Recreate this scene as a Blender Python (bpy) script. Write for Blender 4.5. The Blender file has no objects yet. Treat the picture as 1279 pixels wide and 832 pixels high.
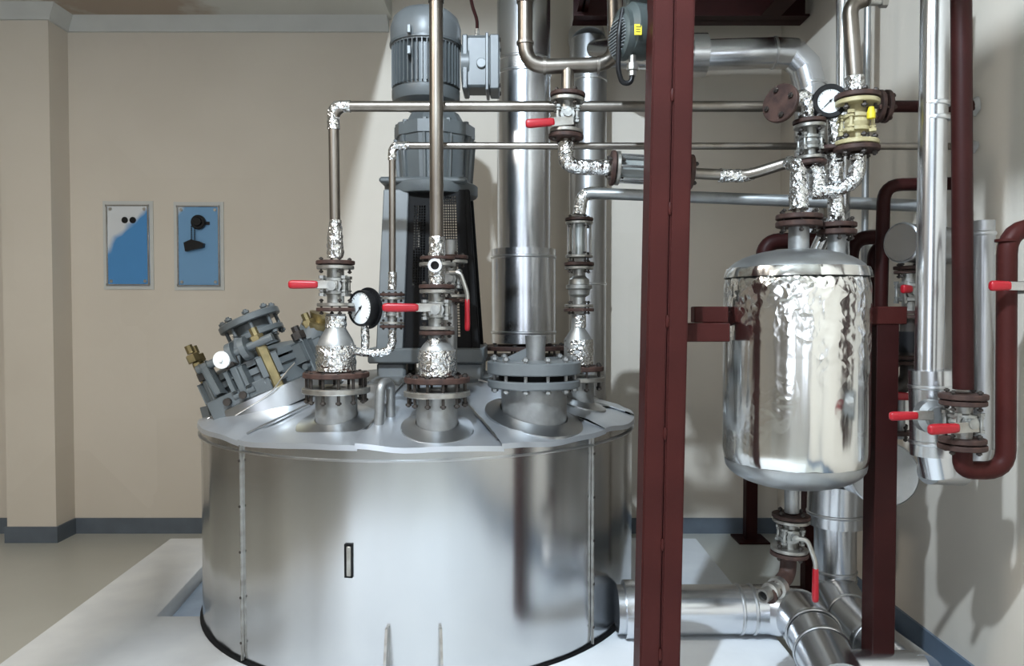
import bpy, bmesh, math, random
from mathutils import Vector, Matrix, noise
random.seed(7)
SC = bpy.context.scene
COL = SC.collection
R = math.radians
# ------------------------------------------------------------------ camera
F, CX, CY = 950.0, 639.5, 416.0
TH = math.atan(26 / F)
cam = bpy.data.cameras.new('camera'); camo = bpy.data.objects.new('camera', cam); COL.objects.link(camo)
camo.location = (0, 0, 1.5); camo.rotation_euler = (math.pi / 2 - TH, 0, 0)
cam.sensor_width = 36; cam.lens = F / 1279 * 36; cam.clip_start = .05
SC.camera = camo
# ------------------------------------------------------------------ world, lights, exposure
w = bpy.data.worlds.new('world'); SC.world = w; w.use_nodes = True
w.node_tree.nodes['Background'].inputs[0].default_value = (.62, .76, 1, 1)
w.node_tree.nodes['Background'].inputs[1].default_value = 1.0
def area(name, loc, target, sx, sy, power, col):
    l = bpy.data.lights.new(name, 'AREA'); l.shape = 'RECTANGLE'; l.size = sx; l.size_y = sy; l.energy = power; l.color = col
    o = bpy.data.objects.new(name, l); COL.objects.link(o); o.location = loc
    o.rotation_euler = (Vector(target) - Vector(loc)).to_track_quat('-Z', 'Y').to_euler(); return o
# added unseen fill: two areas behind the camera, one overhead for floor and platform
area('front_fill', (-2.1, -2.9, 1.75), (-2.1, 5, 1.6), 2.6, 1.7, 36, (.93, .96, 1))
area('front_fill', (.75, -2.9, 1.75), (.75, 5, 1.6), 1.3, 1.7, 14, (.93, .96, 1))
area('overhead_fill', (-2.1, 1.5, 3.42), (-2.1, 1.5, 0), 1.3, .35, 84, (1, .92, .82))
# high-bay lamp in the tall bay above the reactor
kl = bpy.data.lights.new('high_bay_lamp', 'SPOT'); kl.energy = 1000; kl.spot_size = R(164); kl.spot_blend = .12; kl.color = (.74, .87, 1); kl.shadow_soft_size = .05
ko = bpy.data.objects.new('high_bay_lamp', kl); COL.objects.link(ko); ko.location = (-.6, 0, 4.3)
SC.view_settings.view_transform = 'Standard'; SC.view_settings.look = 'None'
SC.view_settings.exposure = -0.06; SC.view_settings.gamma = 1.0; SC.view_settings.use_curve_mapping = False

# ------------------------------------------------------------------ helpers
UP = Vector((0, math.sin(TH), math.cos(TH))); FW = Vector((0, math.cos(TH), -math.sin(TH)))
def W(px, py, D):
    "world point seen at that place of the photograph, at depth y = D"
    d = Vector(((px - CX) / F, 0, 0)) + UP * ((CY - py) / F) + FW
    return Vector((0, 0, 1.5)) + d * (D / d.y)
def WZ(px, py, z):
    d = Vector(((px - CX) / F, 0, 0)) + UP * ((CY - py) / F) + FW
    return Vector((0, 0, 1.5)) + d * ((z - 1.5) / d.z)
def S(px, D): return px * D / F
X, Y, Z = Vector((1, 0, 0)), Vector((0, 1, 0)), Vector((0, 0, 1))
def frame(ax):
    ax = Vector(ax).normalized()
    t = Z if abs(ax.z) < .9 else Y
    u = t.cross(ax).normalized(); return u, ax.cross(u).normalized(), ax
class B:
    def __init__(s): s.bm = bmesh.new()
    def lathe(s, prof, o, ax=Z, n=24, wob=0, wf=20):
        u, v, a = frame(ax); o = Vector(o); rings = []
        for k, (r, h) in enumerate(prof):
            if r < 1e-6: rings.append([s.bm.verts.new(o + a * h)]); continue
            ring = []
            for i in range(n):
                t = 2 * math.pi * i / n
                d = u * math.cos(t) + v * math.sin(t); p = o + a * h + d * r
                if wob: p += d * wob * (noise.noise(p * wf) + .5 * noise.noise(p * wf * 2.3))
                ring.append(s.bm.verts.new(p))
            rings.append(ring)
        for A, Bq in zip(rings, rings[1:]):
            if len(A) == 1 and len(Bq) == 1: continue
            for i in range(n):
                j = (i + 1) % n
                if len(A) == 1: f = (A[0], Bq[i], Bq[j])
                elif len(Bq) == 1: f = (A[i], A[j], Bq[0])
                else: f = (A[i], A[j], Bq[j], Bq[i])
                try: s.bm.faces.new(f)
                except ValueError: pass
        return s
    def cyl(s, o, ax, r, h, n=20, bev=0):
        if bev: return s.lathe([(0, 0), (r - bev, 0), (r, bev), (r, h - bev), (r - bev, h), (0, h)], o, ax, n)
        return s.lathe([(0, 0), (r, 0), (r, h), (0, h)], o, ax, n)
    def ring(s, o, ax, r0, r1, h, n=24):
        return s.lathe([(r0, 0), (r1, 0), (r1, h), (r0, h), (r0, 0)], o, ax, n)
    def tube(s, pts, r, n=14, wob=0, wf=20, cap=True):
        pts = [Vector(p) for p in pts]; m = len(pts)
        rr = r if isinstance(r, (list, tuple)) else [r] * m
        t0 = (pts[1] - pts[0]).normalized(); u = frame(t0)[0]; rings = []
        for k in range(m):
            t = (pts[min(k + 1, m - 1)] - pts[max(k - 1, 0)]).normalized()
            u = (u - t * u.dot(t)).normalized(); v = t.cross(u); ring = []
            for i in range(n):
                a = 2 * math.pi * i / n; d = u * math.cos(a) + v * math.sin(a); p = pts[k] + d * rr[k]
                if wob: p += d * wob * (noise.noise(p * wf) + .6 * noise.noise(p * wf * 2.7))
                ring.append(s.bm.verts.new(p))
            rings.append(ring)
        for A, Bq in zip(rings, rings[1:]):
            for i in range(n):
                j = (i + 1) % n; s.bm.faces.new((A[i], A[j], Bq[j], Bq[i]))
        if cap:
            s.bm.faces.new(rings[0][::-1]); s.bm.faces.new(rings[-1])
        return s
    def box(s, c, size, M=None, bev=0):
        c = Vector(c); r = bmesh.ops.create_cube(s.bm, size=1)
        for v in r['verts']:
            p = Vector((v.co.x * size[0], v.co.y * size[1], v.co.z * size[2]))
            v.co = c + (M @ p if M else p)
        if bev:
            es = set(e for v in r['verts'] for e in v.link_edges)
            bmesh.ops.bevel(s.bm, geom=list(es), offset=bev, segments=1, affect='EDGES', profile=.5)
        return s
    def bar(s, a, b, wd, hg, up=Z, bev=0):
        a, b = Vector(a), Vector(b); t = (b - a); L = t.length; t.normalize()
        sd = t.cross(Vector(up)).normalized(); u2 = sd.cross(t)
        M = Matrix((t, sd, u2)).transposed()
        return s.box((a + b) / 2, (L, wd, hg), M, bev)
    def grip(s, a, b, h, t, fw):
        "flattened handle sleeve with rounded ends: h tall, t thick along fw"
        a, b = Vector(a), Vector(b); ax = (b - a).normalized(); fw = Vector(fw); fw = (fw - ax * fw.dot(ax)).normalized(); sd = ax.cross(fw); rings = []
        for u, k in ((0, .55), (.03, .8), (.1, .88), (.5, .95), (.85, 1.0), (.94, .92), (.985, .7), (1, .4)):
            c = a.lerp(b, u); rings.append([s.bm.verts.new(c + sd * h / 2 * k * (1 if abs(math.cos(q)) > .99 else .92) * math.copysign(abs(math.cos(q)) ** .6, math.cos(q)) + fw * t / 2 * k * math.copysign(abs(math.sin(q)) ** .6, math.sin(q))) for q in [2 * math.pi * i / 14 for i in range(14)]])
        for A, C in zip(rings, rings[1:]):
            for i in range(14): s.bm.faces.new((A[i], A[(i + 1) % 14], C[(i + 1) % 14], C[i]))
        s.bm.faces.new(rings[0][::-1]); s.bm.faces.new(rings[-1]); return s
    def prism(s, pts, ext):
        a = [s.bm.verts.new(Vector(p)) for p in pts]; b = [s.bm.verts.new(Vector(p) + Vector(ext)) for p in pts]
        s.bm.faces.new(a); s.bm.faces.new(b[::-1]); n = len(a)
        for i in range(n): s.bm.faces.new((a[i], b[i], b[(i + 1) % n], a[(i + 1) % n]))
        return s
def bend(pts, rad, steps=6):
    pts = [Vector(p) for p in pts]; out = [pts[0]]
    for i in range(1, len(pts) - 1):
        p, a, b = pts[i], pts[i - 1] - pts[i], pts[i + 1] - pts[i]
        d = min(rad, a.length * .49, b.length * .49); A = p + a.normalized() * d; C = p + b.normalized() * d
        for k in range(steps + 1):
            t = k / steps; out.append(A * (1 - t) ** 2 + p * 2 * t * (1 - t) + C * t * t)
    out.append(pts[-1]); return out
def dense(pts, step):
    out = [Vector(pts[0])]
    for a, b in zip(pts, pts[1:]):
        a, b = Vector(a), Vector(b); n = max(1, int((b - a).length / step))
        out += [a.lerp(b, k / n) for k in range(1, n + 1)]
    return out
WL = {}
def link(o, parent, wl):
    COL.objects.link(o); WL[o.name] = Vector(wl)
    if parent: o.parent = parent; o.location = Vector(wl) - WL[parent.name]
    else: o.location = wl
    return o
def thing(name, label, cat, loc, group=None, kind=None):
    o = bpy.data.objects.new(name, None); o.empty_display_size = .05; link(o, None, loc)
    if label: o['label'] = label
    if cat: o['category'] = cat
    if group: o['group'] = group
    if kind: o['kind'] = kind
    return o
def part(name, b, mat, parent=None, label=None, ang=38, cat=None, kind=None, group=None):
    bm = b.bm; bmesh.ops.recalc_face_normals(bm, faces=bm.faces)
    lo = Vector([min(v.co[i] for v in bm.verts) for i in range(3)]); hi = Vector([max(v.co[i] for v in bm.verts) for i in range(3)])
    c = (lo + hi) / 2
    if not parent: c.z = lo.z
    for v in bm.verts: v.co -= c
    me = bpy.data.meshes.new(name); bm.to_mesh(me); bm.free()
    me.shade_smooth(); me.set_sharp_from_angle(angle=R(ang)); me.materials.append(mat)
    o = bpy.data.objects.new(name, me); link(o, parent, c)
    if label: o['label'] = label
    if cat: o['category'] = cat
    if kind: o['kind'] = kind
    if group: o['group'] = group
    return o
_bm = {}
def bolt_mesh(size, length, mat, head='stud'):
    key = (round(size, 4), round(length, 4), mat.name, head)
    if key in _bm: return _bm[key]
    b = B(); h = length / 2; n = size * .8
    b.cyl((0, 0, -h), Z, size * .52, length, 8)
    for s_ in (1, -1):
        z0 = s_ * (h - n - size * .35) if s_ > 0 else -(h - size * .35)
        b.cyl((0, 0, z0), Z, size, n, 6, size * .12)
    bm = b.bm; bmesh.ops.recalc_face_normals(bm, faces=bm.faces)
    me = bpy.data.meshes.new('bolt'); bm.to_mesh(me); bm.free(); me.materials.append(mat); _bm[key] = me; return me
def bolts(parent, c, ax, rb, n, size, length, mat, ph=.3):
    u, v, a = frame(ax); me = bolt_mesh(size, length, mat); q = a.to_track_quat('Z', 'Y')
    for i in range(n):
        t = 2 * math.pi * i / n + ph
        o = bpy.data.objects.new('bolt', me); o.rotation_mode = 'QUATERNION'; o.rotation_quaternion = q
        link(o, parent, Vector(c) + (u * math.cos(t) + v * math.sin(t)) * rb)
def flange(parent, c, ax, r, t, mat, label=None, name='flange'):
    "disc of thickness t centred on c"
    a = Vector(ax).normalized(); b = B(); e = t * .15
    b.lathe([(r * .3, 0), (r - e, 0), (r, e), (r, t - e), (r - e, t), (r * .3, t), (r * .3, 0)], Vector(c) - a * t / 2, ax, 32)
    return part(name, b, mat, parent, label)

# ------------------------------------------------------------------ materials
def nt(name):
    m = bpy.data.materials.new(name); m.use_nodes = True; n = m.node_tree
    return m, n, n.nodes['Principled BSDF'], n.links
def simple(name, col, rough=.5, metal=0, var=.12, vs=6, bump=0, bs=60, col2=None, spec=None, rvar=0, stretch=None):
    m, n, p, l = nt(name); p.inputs['Roughness'].default_value = rough; p.inputs['Metallic'].default_value = metal
    if spec is not None: p.inputs['Specular IOR Level'].default_value = spec
    tc = n.nodes.new('ShaderNodeTexCoord'); mp = n.nodes.new('ShaderNodeMapping'); l.new(tc.outputs['Object'], mp.inputs[0])
    if stretch: mp.inputs['Scale'].default_value = stretch
    nz = n.nodes.new('ShaderNodeTexNoise'); nz.inputs['Scale'].default_value = vs; nz.inputs['Detail'].default_value = 6
    l.new(mp.outputs[0], nz.inputs['Vector'])
    cr = n.nodes.new('ShaderNodeValToRGB'); c2 = col2 or tuple(c * (1 - var * 2) for c in col)
    cr.color_ramp.elements[0].position = .35; cr.color_ramp.elements[0].color = (*c2, 1)
    cr.color_ramp.elements[1].position = .65; cr.color_ramp.elements[1].color = (*col, 1)
    l.new(nz.outputs[0], cr.inputs[0]); l.new(cr.outputs[0], p.inputs['Base Color'])
    if rvar:
        mr = n.nodes.new('ShaderNodeMapRange'); mr.inputs[3].default_value = rough - rvar; mr.inputs[4].default_value = rough + rvar
        l.new(nz.outputs[0], mr.inputs[0]); l.new(mr.outputs[0], p.inputs['Roughness'])
    if bump:
        bz = n.nodes.new('ShaderNodeTexNoise'); bz.inputs['Scale'].default_value = bs; bz.inputs['Detail'].default_value = 3
        l.new(mp.outputs[0], bz.inputs['Vector'])
        bp = n.nodes.new('ShaderNodeBump'); bp.inputs['Strength'].default_value = bump; bp.inputs['Distance'].default_value = .01
        l.new(bz.outputs[0], bp.inputs['Height']); l.new(bp.outputs[0], p.inputs['Normal'])
    return m
def foil(name, scale, strength, rough=.16, col=(.88, .88, .87), stretch=(1, 1, 1), dist=.012):
    m, n, p, l = nt(name); p.inputs['Metallic'].default_value = 1; p.inputs['Base Color'].default_value = (*col, 1); p.inputs['Roughness'].default_value = rough
    tc = n.nodes.new('ShaderNodeTexCoord'); mp = n.nodes.new('ShaderNodeMapping'); mp.inputs['Scale'].default_value = stretch
    l.new(tc.outputs['Object'], mp.inputs[0])
    nz = n.nodes.new('ShaderNodeTexNoise'); nz.inputs['Scale'].default_value = scale * .7; nz.inputs['Detail'].default_value = 2
    l.new(mp.outputs[0], nz.inputs['Vector'])
    mx = n.nodes.new('ShaderNodeMix'); mx.data_type = 'VECTOR'; mx.inputs[0].default_value = .12
    l.new(mp.outputs[0], mx.inputs[4]); l.new(nz.outputs['Color'], mx.inputs[5])
    vo = n.nodes.new('ShaderNodeTexVoronoi'); vo.feature = 'F1'; vo.inputs['Scale'].default_value = scale
    l.new(mx.outputs[1], vo.inputs['Vector'])
    bp = n.nodes.new('ShaderNodeBump'); bp.inputs['Strength'].default_value = strength; bp.inputs['Distance'].default_value = dist
    l.new(vo.outputs['Distance'], bp.inputs['Height']); l.new(bp.outputs[0], p.inputs['Normal'])
    return m
def clad(name, col, rough, strength=.25, scale=3, stretch=(1, 1, .25), metal=1):
    "aluminium sheet cladding: long gentle waves, rub marks"
    m, n, p, l = nt(name); p.inputs['Metallic'].default_value = metal
    tc = n.nodes.new('ShaderNodeTexCoord'); mp = n.nodes.new('ShaderNodeMapping'); mp.inputs['Scale'].default_value = stretch
    l.new(tc.outputs['Object'], mp.inputs[0])
    nz = n.nodes.new('ShaderNodeTexNoise'); nz.inputs['Scale'].default_value = scale; nz.inputs['Detail'].default_value = 1.2
    l.new(mp.outputs[0], nz.inputs['Vector'])
    cr = n.nodes.new('ShaderNodeValToRGB'); cr.color_ramp.elements[0].position = .3; cr.color_ramp.elements[1].position = .7
    cr.color_ramp.elements[0].color = (*[c * .86 for c in col], 1); cr.color_ramp.elements[1].color = (*col, 1)
    l.new(nz.outputs[0], cr.inputs[0]); l.new(cr.outputs[0], p.inputs['Base Color'])
    n2 = n.nodes.new('ShaderNodeTexNoise'); n2.inputs['Scale'].default_value = scale * 5; n2.inputs['Detail'].default_value = 5
    l.new(mp.outputs[0], n2.inputs['Vector'])
    mr = n.nodes.new('ShaderNodeMapRange'); mr.inputs[3].default_value = rough * .8; mr.inputs[4].default_value = rough * 1.2
    l.new(n2.outputs[0], mr.inputs[0]); l.new(mr.outputs[0], p.inputs['Roughness'])
    bp = n.nodes.new('ShaderNodeBump'); bp.inputs['Strength'].default_value = strength; bp.inputs['Distance'].default_value = .03
    l.new(nz.outputs[0], bp.inputs['Height']); l.new(bp.outputs[0], p.inputs['Normal'])
    return m
def wallmat(name, col, col2):
    m, n, p, l = nt(name); p.inputs['Roughness'].default_value = .75
    tc = n.nodes.new('ShaderNodeTexCoord')
    vo = n.nodes.new('ShaderNodeTexVoronoi'); vo.inputs['Scale'].default_value = 1.1; vo.distance = 'CHEBYCHEV'
    l.new(tc.outputs['Object'], vo.inputs['Vector'])
    nz = n.nodes.new('ShaderNodeTexNoise'); nz.inputs['Scale'].default_value = 1.3; nz.inputs['Detail'].default_value = 5
    l.new(tc.outputs['Object'], nz.inputs['Vector'])
    a = n.nodes.new('ShaderNodeMath'); a.operation = 'MULTIPLY_ADD'; a.inputs[1].default_value = .3
    l.new(vo.outputs['Color'], a.inputs[0]); l.new(nz.outputs[0], a.inputs[2])
    cr = n.nodes.new('ShaderNodeValToRGB'); cr.color_ramp.elements[0].position = .4; cr.color_ramp.elements[1].position = .8
    cr.color_ramp.elements[0].color = (*col2, 1); cr.color_ramp.elements[1].color = (*col, 1)
    l.new(a.outputs[0], cr.inputs[0]); l.new(cr.outputs[0], p.inputs['Base Color'])
    bz = n.nodes.new('ShaderNodeTexNoise'); bz.inputs['Scale'].default_value = 9; bz.inputs['Detail'].default_value = 8
    l.new(tc.outputs['Object'], bz.inputs['Vector'])
    bp = n.nodes.new('ShaderNodeBump'); bp.inputs['Strength'].default_value = .08; bp.inputs['Distance'].default_value = .02
    l.new(bz.outputs[0], bp.inputs['Height']); l.new(bp.outputs[0], p.inputs['Normal'])
    return m
M_WALL = wallmat('cream_wall_paint', (.66, .605, .525), (.615, .56, .48))
M_WALL2 = wallmat('bounce_cut_wall_paint', (.34, .31, .27), (.30, .27, .235))  # unseen walls darkened to cut bounce light and deepen reflections in the metal
M_CEIL = simple('ceiling_plaster', (.60, .60, .56), .8, var=.05, vs=2, col2=(.56, .56, .52))
def stain(m, c, r, col):
    n = m.node_tree; l = n.links; p = n.nodes['Principled BSDF']; src = p.inputs['Base Color'].links[0].from_socket
    g = n.nodes.new('ShaderNodeNewGeometry'); v = n.nodes.new('ShaderNodeVectorMath'); v.operation = 'DISTANCE'; v.inputs[1].default_value = c; l.new(g.outputs['Position'], v.inputs[0])
    z = n.nodes.new('ShaderNodeTexNoise'); z.inputs['Scale'].default_value = 5; z.inputs['Detail'].default_value = 8; l.new(g.outputs['Position'], z.inputs['Vector'])
    a = n.nodes.new('ShaderNodeMath'); a.operation = 'MULTIPLY_ADD'; a.inputs[1].default_value = 1.2 * r; l.new(z.outputs[0], a.inputs[0]); l.new(v.outputs['Value'], a.inputs[2])
    k = n.nodes.new('ShaderNodeMapRange'); k.inputs[1].default_value = r * 1.6; k.inputs[2].default_value = r * 1.2; l.new(a.outputs[0], k.inputs[0])
    x = n.nodes.new('ShaderNodeMix'); x.data_type = 'RGBA'; x.inputs[7].default_value = (*col, 1); l.new(k.outputs[0], x.inputs[0]); l.new(src, x.inputs[6]); l.new(x.outputs[2], p.inputs['Base Color'])
stain(M_CEIL, (-2.45, 4.75, 3.45), .62, (.36, .29, .23))
M_CROWN = simple('crown_paint', (.56, .57, .55), .6, var=.03)
M_FLOOR = simple('grey_green_epoxy_floor', (.47, .475, .44), .32, var=.1, vs=1.2, col2=(.41, .415, .38), rvar=.08)
M_WHITE = simple('white_floor_paint', (.70, .73, .75), .55, var=.03, vs=5, bump=.08, bs=30, col2=(.63, .66, .69))
M_BASE = simple('blue_grey_skirting_paint', (.115, .14, .17), .45, var=.1)
M_BASER = simple('blue_skirting_paint', (.13, .175, .235), .4, var=.1)
M_CLAD = clad('aluminium_jacket_sheet', (.60, .61, .62), .20, .6, 4.2, (1, 1, .05), metal=1)
M_CLADT = clad('aluminium_top_sheet', (.58, .61, .65), .36, .5, 3, (1, 1, 1), metal=.8)
M_DUCT = clad('galvanised_duct_sheet', (.70, .72, .75), .25, .09, 4)
M_DUCTD = clad('dull_duct_sheet', (.50, .51, .52), .33, .08, 4)
M_SEAM = simple('sheet_seam', (.62, .63, .64), .3, 1, .1)
M_FOIL = foil('crinkled_foil_tape', 34, .62, .22, (.76,.76,.75))
M_FOILS = foil('smooth_foil_wrap', 13, .12, .17, (.84, .84, .82), (1, 1, .12), .02)
def receiver_foil():
    m, n, p, l = nt('receiver_foil'); p.inputs['Metallic'].default_value = 1; p.inputs['Base Color'].default_value = (.85, .85, .83, 1); p.inputs['Roughness'].default_value = .17
    tc = n.nodes.new('ShaderNodeTexCoord'); sx = n.nodes.new('ShaderNodeSeparateXYZ'); l.new(tc.outputs['Object'], sx.inputs[0])
    def noisy(scale, st, detail=2):
        mp = n.nodes.new('ShaderNodeMapping'); mp.inputs['Scale'].default_value = st; l.new(tc.outputs['Object'], mp.inputs[0])
        z = n.nodes.new('ShaderNodeTexNoise'); z.inputs['Scale'].default_value = scale; z.inputs['Detail'].default_value = detail; l.new(mp.outputs[0], z.inputs['Vector']); return z, mp
    streak, mp1 = noisy(16, (1, 1, .1)); msk, _ = noisy(3.2, (1, 1, .5)); wob, _ = noisy(14, (1, 1, 1))
    mx = n.nodes.new('ShaderNodeMix'); mx.data_type = 'VECTOR'; mx.inputs[0].default_value = .1; l.new(tc.outputs['Object'], mx.inputs[4]); l.new(wob.outputs['Color'], mx.inputs[5])
    vo = n.nodes.new('ShaderNodeTexVoronoi'); vo.inputs['Scale'].default_value = 19; l.new(mx.outputs[1], vo.inputs['Vector'])
    def math_(op, a, b, c=None):
        q = n.nodes.new('ShaderNodeMath'); q.operation = op
        for i, v in enumerate((a, b, c)):
            if v is None: continue
            if hasattr(v, 'links'): l.new(v, q.inputs[i])
            else: q.inputs[i].default_value = v
        return q.outputs[0]
    mr = n.nodes.new('ShaderNodeMapRange'); mr.inputs[1].default_value = .05; mr.inputs[2].default_value = .34; l.new(sx.outputs[2], mr.inputs[0])
    mk = n.nodes.new('ShaderNodeMapRange'); mk.inputs[1].default_value = .5; mk.inputs[2].default_value = .68; l.new(msk.outputs[0], mk.inputs[0])
    mask = math_('MAXIMUM', mr.outputs[0], math_('MULTIPLY', mk.outputs[0], .6))
    h = math_('ADD', math_('MULTIPLY', vo.outputs['Distance'], math_('MULTIPLY', mask, .8)), math_('MULTIPLY', streak.outputs[0], .35))
    bp = n.nodes.new('ShaderNodeBump'); bp.inputs['Strength'].default_value = .4; bp.inputs['Distance'].default_value = .025; l.new(h, bp.inputs['Height']); l.new(bp.outputs[0], p.inputs['Normal']); return m
M_RFOIL = receiver_foil()
M_PIPE = simple('oxidised_stainless_pipe', (.27, .245, .215), .36, 1, .15, 9, col2=(.19, .165, .14), stretch=(1, 1, .4))
M_PIPEL = simple('bright_stainless_pipe', (.60, .60, .60), .27, 1, .12, 9)
M_GALV = simple('dull_galvanised_pipe', (.36, .37, .37), .42, .8, .12, 12)
M_NOZ = simple('grey_steel_nozzle', (.36, .365, .36), .45, .75, .15, 14, bump=.05)
M_FLS = simple('machined_flange_steel', (.46, .45, .42), .38, .9, .15, 20, col2=(.30, .28, .25))
M_RUST = simple('rust_brown_flange', (.065, .034, .026), .6, 0, .2, 25, bump=.1, spec=.3, col2=(.032, .017, .014))
M_BOLT = simple('dark_bolt_steel', (.045, .036, .03), .5, .3, .25, 30)
M_OX = simple('red_oxide_paint', (.046, .0088, .0072), .5, 0, .12, 5, spec=.14, col2=(.037, .0070, .0058), bump=.04)
M_OXD = simple('dark_red_oxide_paint', (.027, .0056, .0050), .48, 0, .12, 6, spec=.14)
M_RED = simple('red_plastic_grip', (.33, .004, .012), .38, 0, .05, 10)
M_GREY = simple('grey_machine_paint', (.098, .11, .113), .4, 0, .1, 6, col2=(.08, .09, .094))
M_GREYL = simple('light_grey_machine_paint', (.15, .163, .168), .4, .1, .1, 6)
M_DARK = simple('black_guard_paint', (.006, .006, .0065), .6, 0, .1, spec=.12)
M_BLACK = simple('black_rubber', (.007, .007, .008), .42, 0, .1, spec=.3)
M_YEL = simple('pale_yellow_paint', (.46, .405, .235), .45, 0, .12, 18, col2=(.34, .29, .15))
M_BRASS = simple('dull_brass', (.30, .24, .12), .42, .8, .2, 18)
M_CAST = simple('cast_stainless_valve_body', (.40, .40, .38), .4, .85, .15, 30, bump=.08)
M_DIAL = simple('white_dial', (.75, .77, .76), .4, 0, .03)
M_GLASS = simple('sight_glass', (.34, .36, .35), .1, .3, .1)
M_LABEL = simple('yellow_label', (.62, .50, .02), .5, 0, .03)
M_LAMP = simple('grey_green_enclosure_paint', (.075, .092, .09), .45, .1, .12, 12)
M_HEAD = simple('dull_steel_head', (.48, .49, .49), .38, .9, .12, 8)
M_MORTAR = simple('pale_mortar', (.42, .41, .39), .8, 0, .12, 20, bump=.2)

# ------------------------------------------------------------------ the setting
YB, XR, XL, YF, ZC, ZH, XS = 5.126, 1.80, -5.0, -3.0, 3.45, 4.6, -.80
def struct(name, b, mat, parent=None, label=None, ang=30):
    return part(name, b, mat, parent, label, ang, kind='structure' if not parent else None)
T = .12
struct('floor', B().box(((XL + XR) / 2, (YB + YF) / 2, -T / 2), (XR - XL + 2 * T, YB - YF + 2 * T, T)), M_FLOOR, label='grey-green glossy epoxy floor')
struct('wall_back', B().box(((XL + XR) / 2, YB + T / 2, ZH / 2), (XR - XL + 2 * T, T, ZH)), M_WALL, label='cream painted wall behind the reactor')
struct('wall_right', B().box((XR + T / 2, (YB + YF) / 2, ZH / 2), (T, YB - YF, ZH)), M_WALL, label='cream painted wall along the right side')
struct('wall_left', B().box((XL - T / 2, (YB + YF) / 2, ZH / 2), (T, YB - YF, ZH)), M_WALL2, label='unseen far left wall, darkened to cut bounce light')
b = B()   # unseen wall behind the camera with two added window openings
for (x0, x1, z0, z1) in ((XL, XR, 0, .85), (XL, XR, 2.65, ZH), (XL, -3.45, .85, 2.65), (-.75, .05, .85, 2.65), (1.45, XR, .85, 2.65)):
    b.box(((x0 + x1) / 2, YF - T / 2, (z0 + z1) / 2), (x1 - x0, T, z1 - z0))
struct('wall_front', b, M_WALL2, label='unseen wall darkened to cut bounce light, with two added window openings')
struct('ceiling', B().box(((XL + XS) / 2, (YB + YF) / 2, (ZC + ZH) / 2), (XS - XL, YB - YF, ZH - ZC)).box(((XS + XR) / 2, (YB + YF) / 2, ZH + T / 2), (XR - XS, YB - YF, T)), M_CEIL, label='grey plaster ceiling, lowered on the left')
# pier in the left back corner
PX0, PX1, PY = -3.285, -2.965, 4.914
struct('wall_pier', B().box(((PX0 + PX1) / 2, (PY + YB) / 2, ZC / 2), (PX1 - PX0, YB - PY, ZC)), M_WALL, label='cream wall pier at the left edge')
bh, bt = .105, .012
def strip(name, pts, prof, mat, label):
    "profile (out, z) swept along plan points, out to the left of the direction of travel"
    b = B(); rows = []; n = len(pts); P = [Vector((p[0], p[1], 0)) for p in pts]
    for i in range(n):
        d1 = (P[i] - P[i - 1]).normalized() if i else (P[1] - P[0]).normalized()
        d2 = (P[i + 1] - P[i]).normalized() if i < n - 1 else d1
        n1 = Vector((-d1.y, d1.x, 0)); n2 = Vector((-d2.y, d2.x, 0)); m = (n1 + n2) / (1 + n1.dot(n2))
        rows.append([b.bm.verts.new(P[i] + m * o + Z * z) for o, z in prof])
    for A, C in zip(rows, rows[1:]):
        for k in range(len(prof)): j = (k + 1) % len(prof); b.bm.faces.new((A[k], A[j], C[j], C[k]))
    b.bm.faces.new(rows[0]); b.bm.faces.new(rows[-1][::-1]); return struct(name, b, mat, None, label)
bp = [(0, 0), (bt, 0), (bt, bh), (0, bh)]
strip('baseboard_back', [(XR, YB), (PX1, YB), (PX1, PY), (PX0, PY), (PX0, YB), (XL, YB)], bp, M_BASE, 'blue-grey skirting band along the back wall')
strip('baseboard_right', [(XR, YF), (XR, YB - bt)], [(0, 0), (bt, 0), (bt, bh + .02), (0, bh + .02)], M_BASER, 'blue-grey skirting band along the right wall')
struct('trim_2', B().box((XR - .17, (3.75 + YF) / 2, .003), (.31, 3.75 - YF - .05, .006)), M_BASER, label='blue-grey painted floor strip along the right wall')
cp = [(0, ZC - .085), (.02, ZC - .085), (.03, ZC - .06), (.075, ZC - .02), (.085, ZC), (0, ZC)]
strip('trim_1', [(XS - .02, YB), (PX1, YB), (PX1, PY), (PX0, PY), (PX0, YB), (XL, YB)], cp, M_CROWN, 'pale crown moulding under the low ceiling')
# white platform with a notch for the support plate
ZP = .12
n0, n1, n2 = WZ(195, 770, ZP), WZ(262, 770, ZP), WZ(262, 697, ZP)
TC = Vector((-.445, 3.79, 0)); TR = 1.03
b = B(); pl = [(-1.9, .5), (1.12, .5), (1.12, 4.6), (.62, 4.62), (.62, 4.95), (-1.45, 4.95), (-1.45, 4.62), (-2.08, 4.6)]
b.prism([(x, y, 0) for x, y in pl], (0, 0, ZP))
hole = B(); hole.prism([(n0.x, n0.y, ZP - .09), (n1.x + .3, n1.y, ZP - .09), (n1.x + .3, n2.y + .15, ZP - .09), (n2.x, n2.y + .02, ZP - .09)], (0, 0, .2))
plat = struct('platform', b, M_WHITE, label='white painted low concrete platform under the reactor')
ho = part('cut', hole, M_WHITE); md = plat.modifiers.new('notch', 'BOOLEAN'); md.object = ho; md.operation = 'DIFFERENCE'; md.solver = 'EXACT'
bpy.context.view_layer.update(); dg = bpy.context.evaluated_depsgraph_get()
nm = bpy.data.meshes.new_from_object(plat.evaluated_get(dg)); plat.modifiers.clear(); plat.data = nm; bpy.data.objects.remove(ho)

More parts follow.
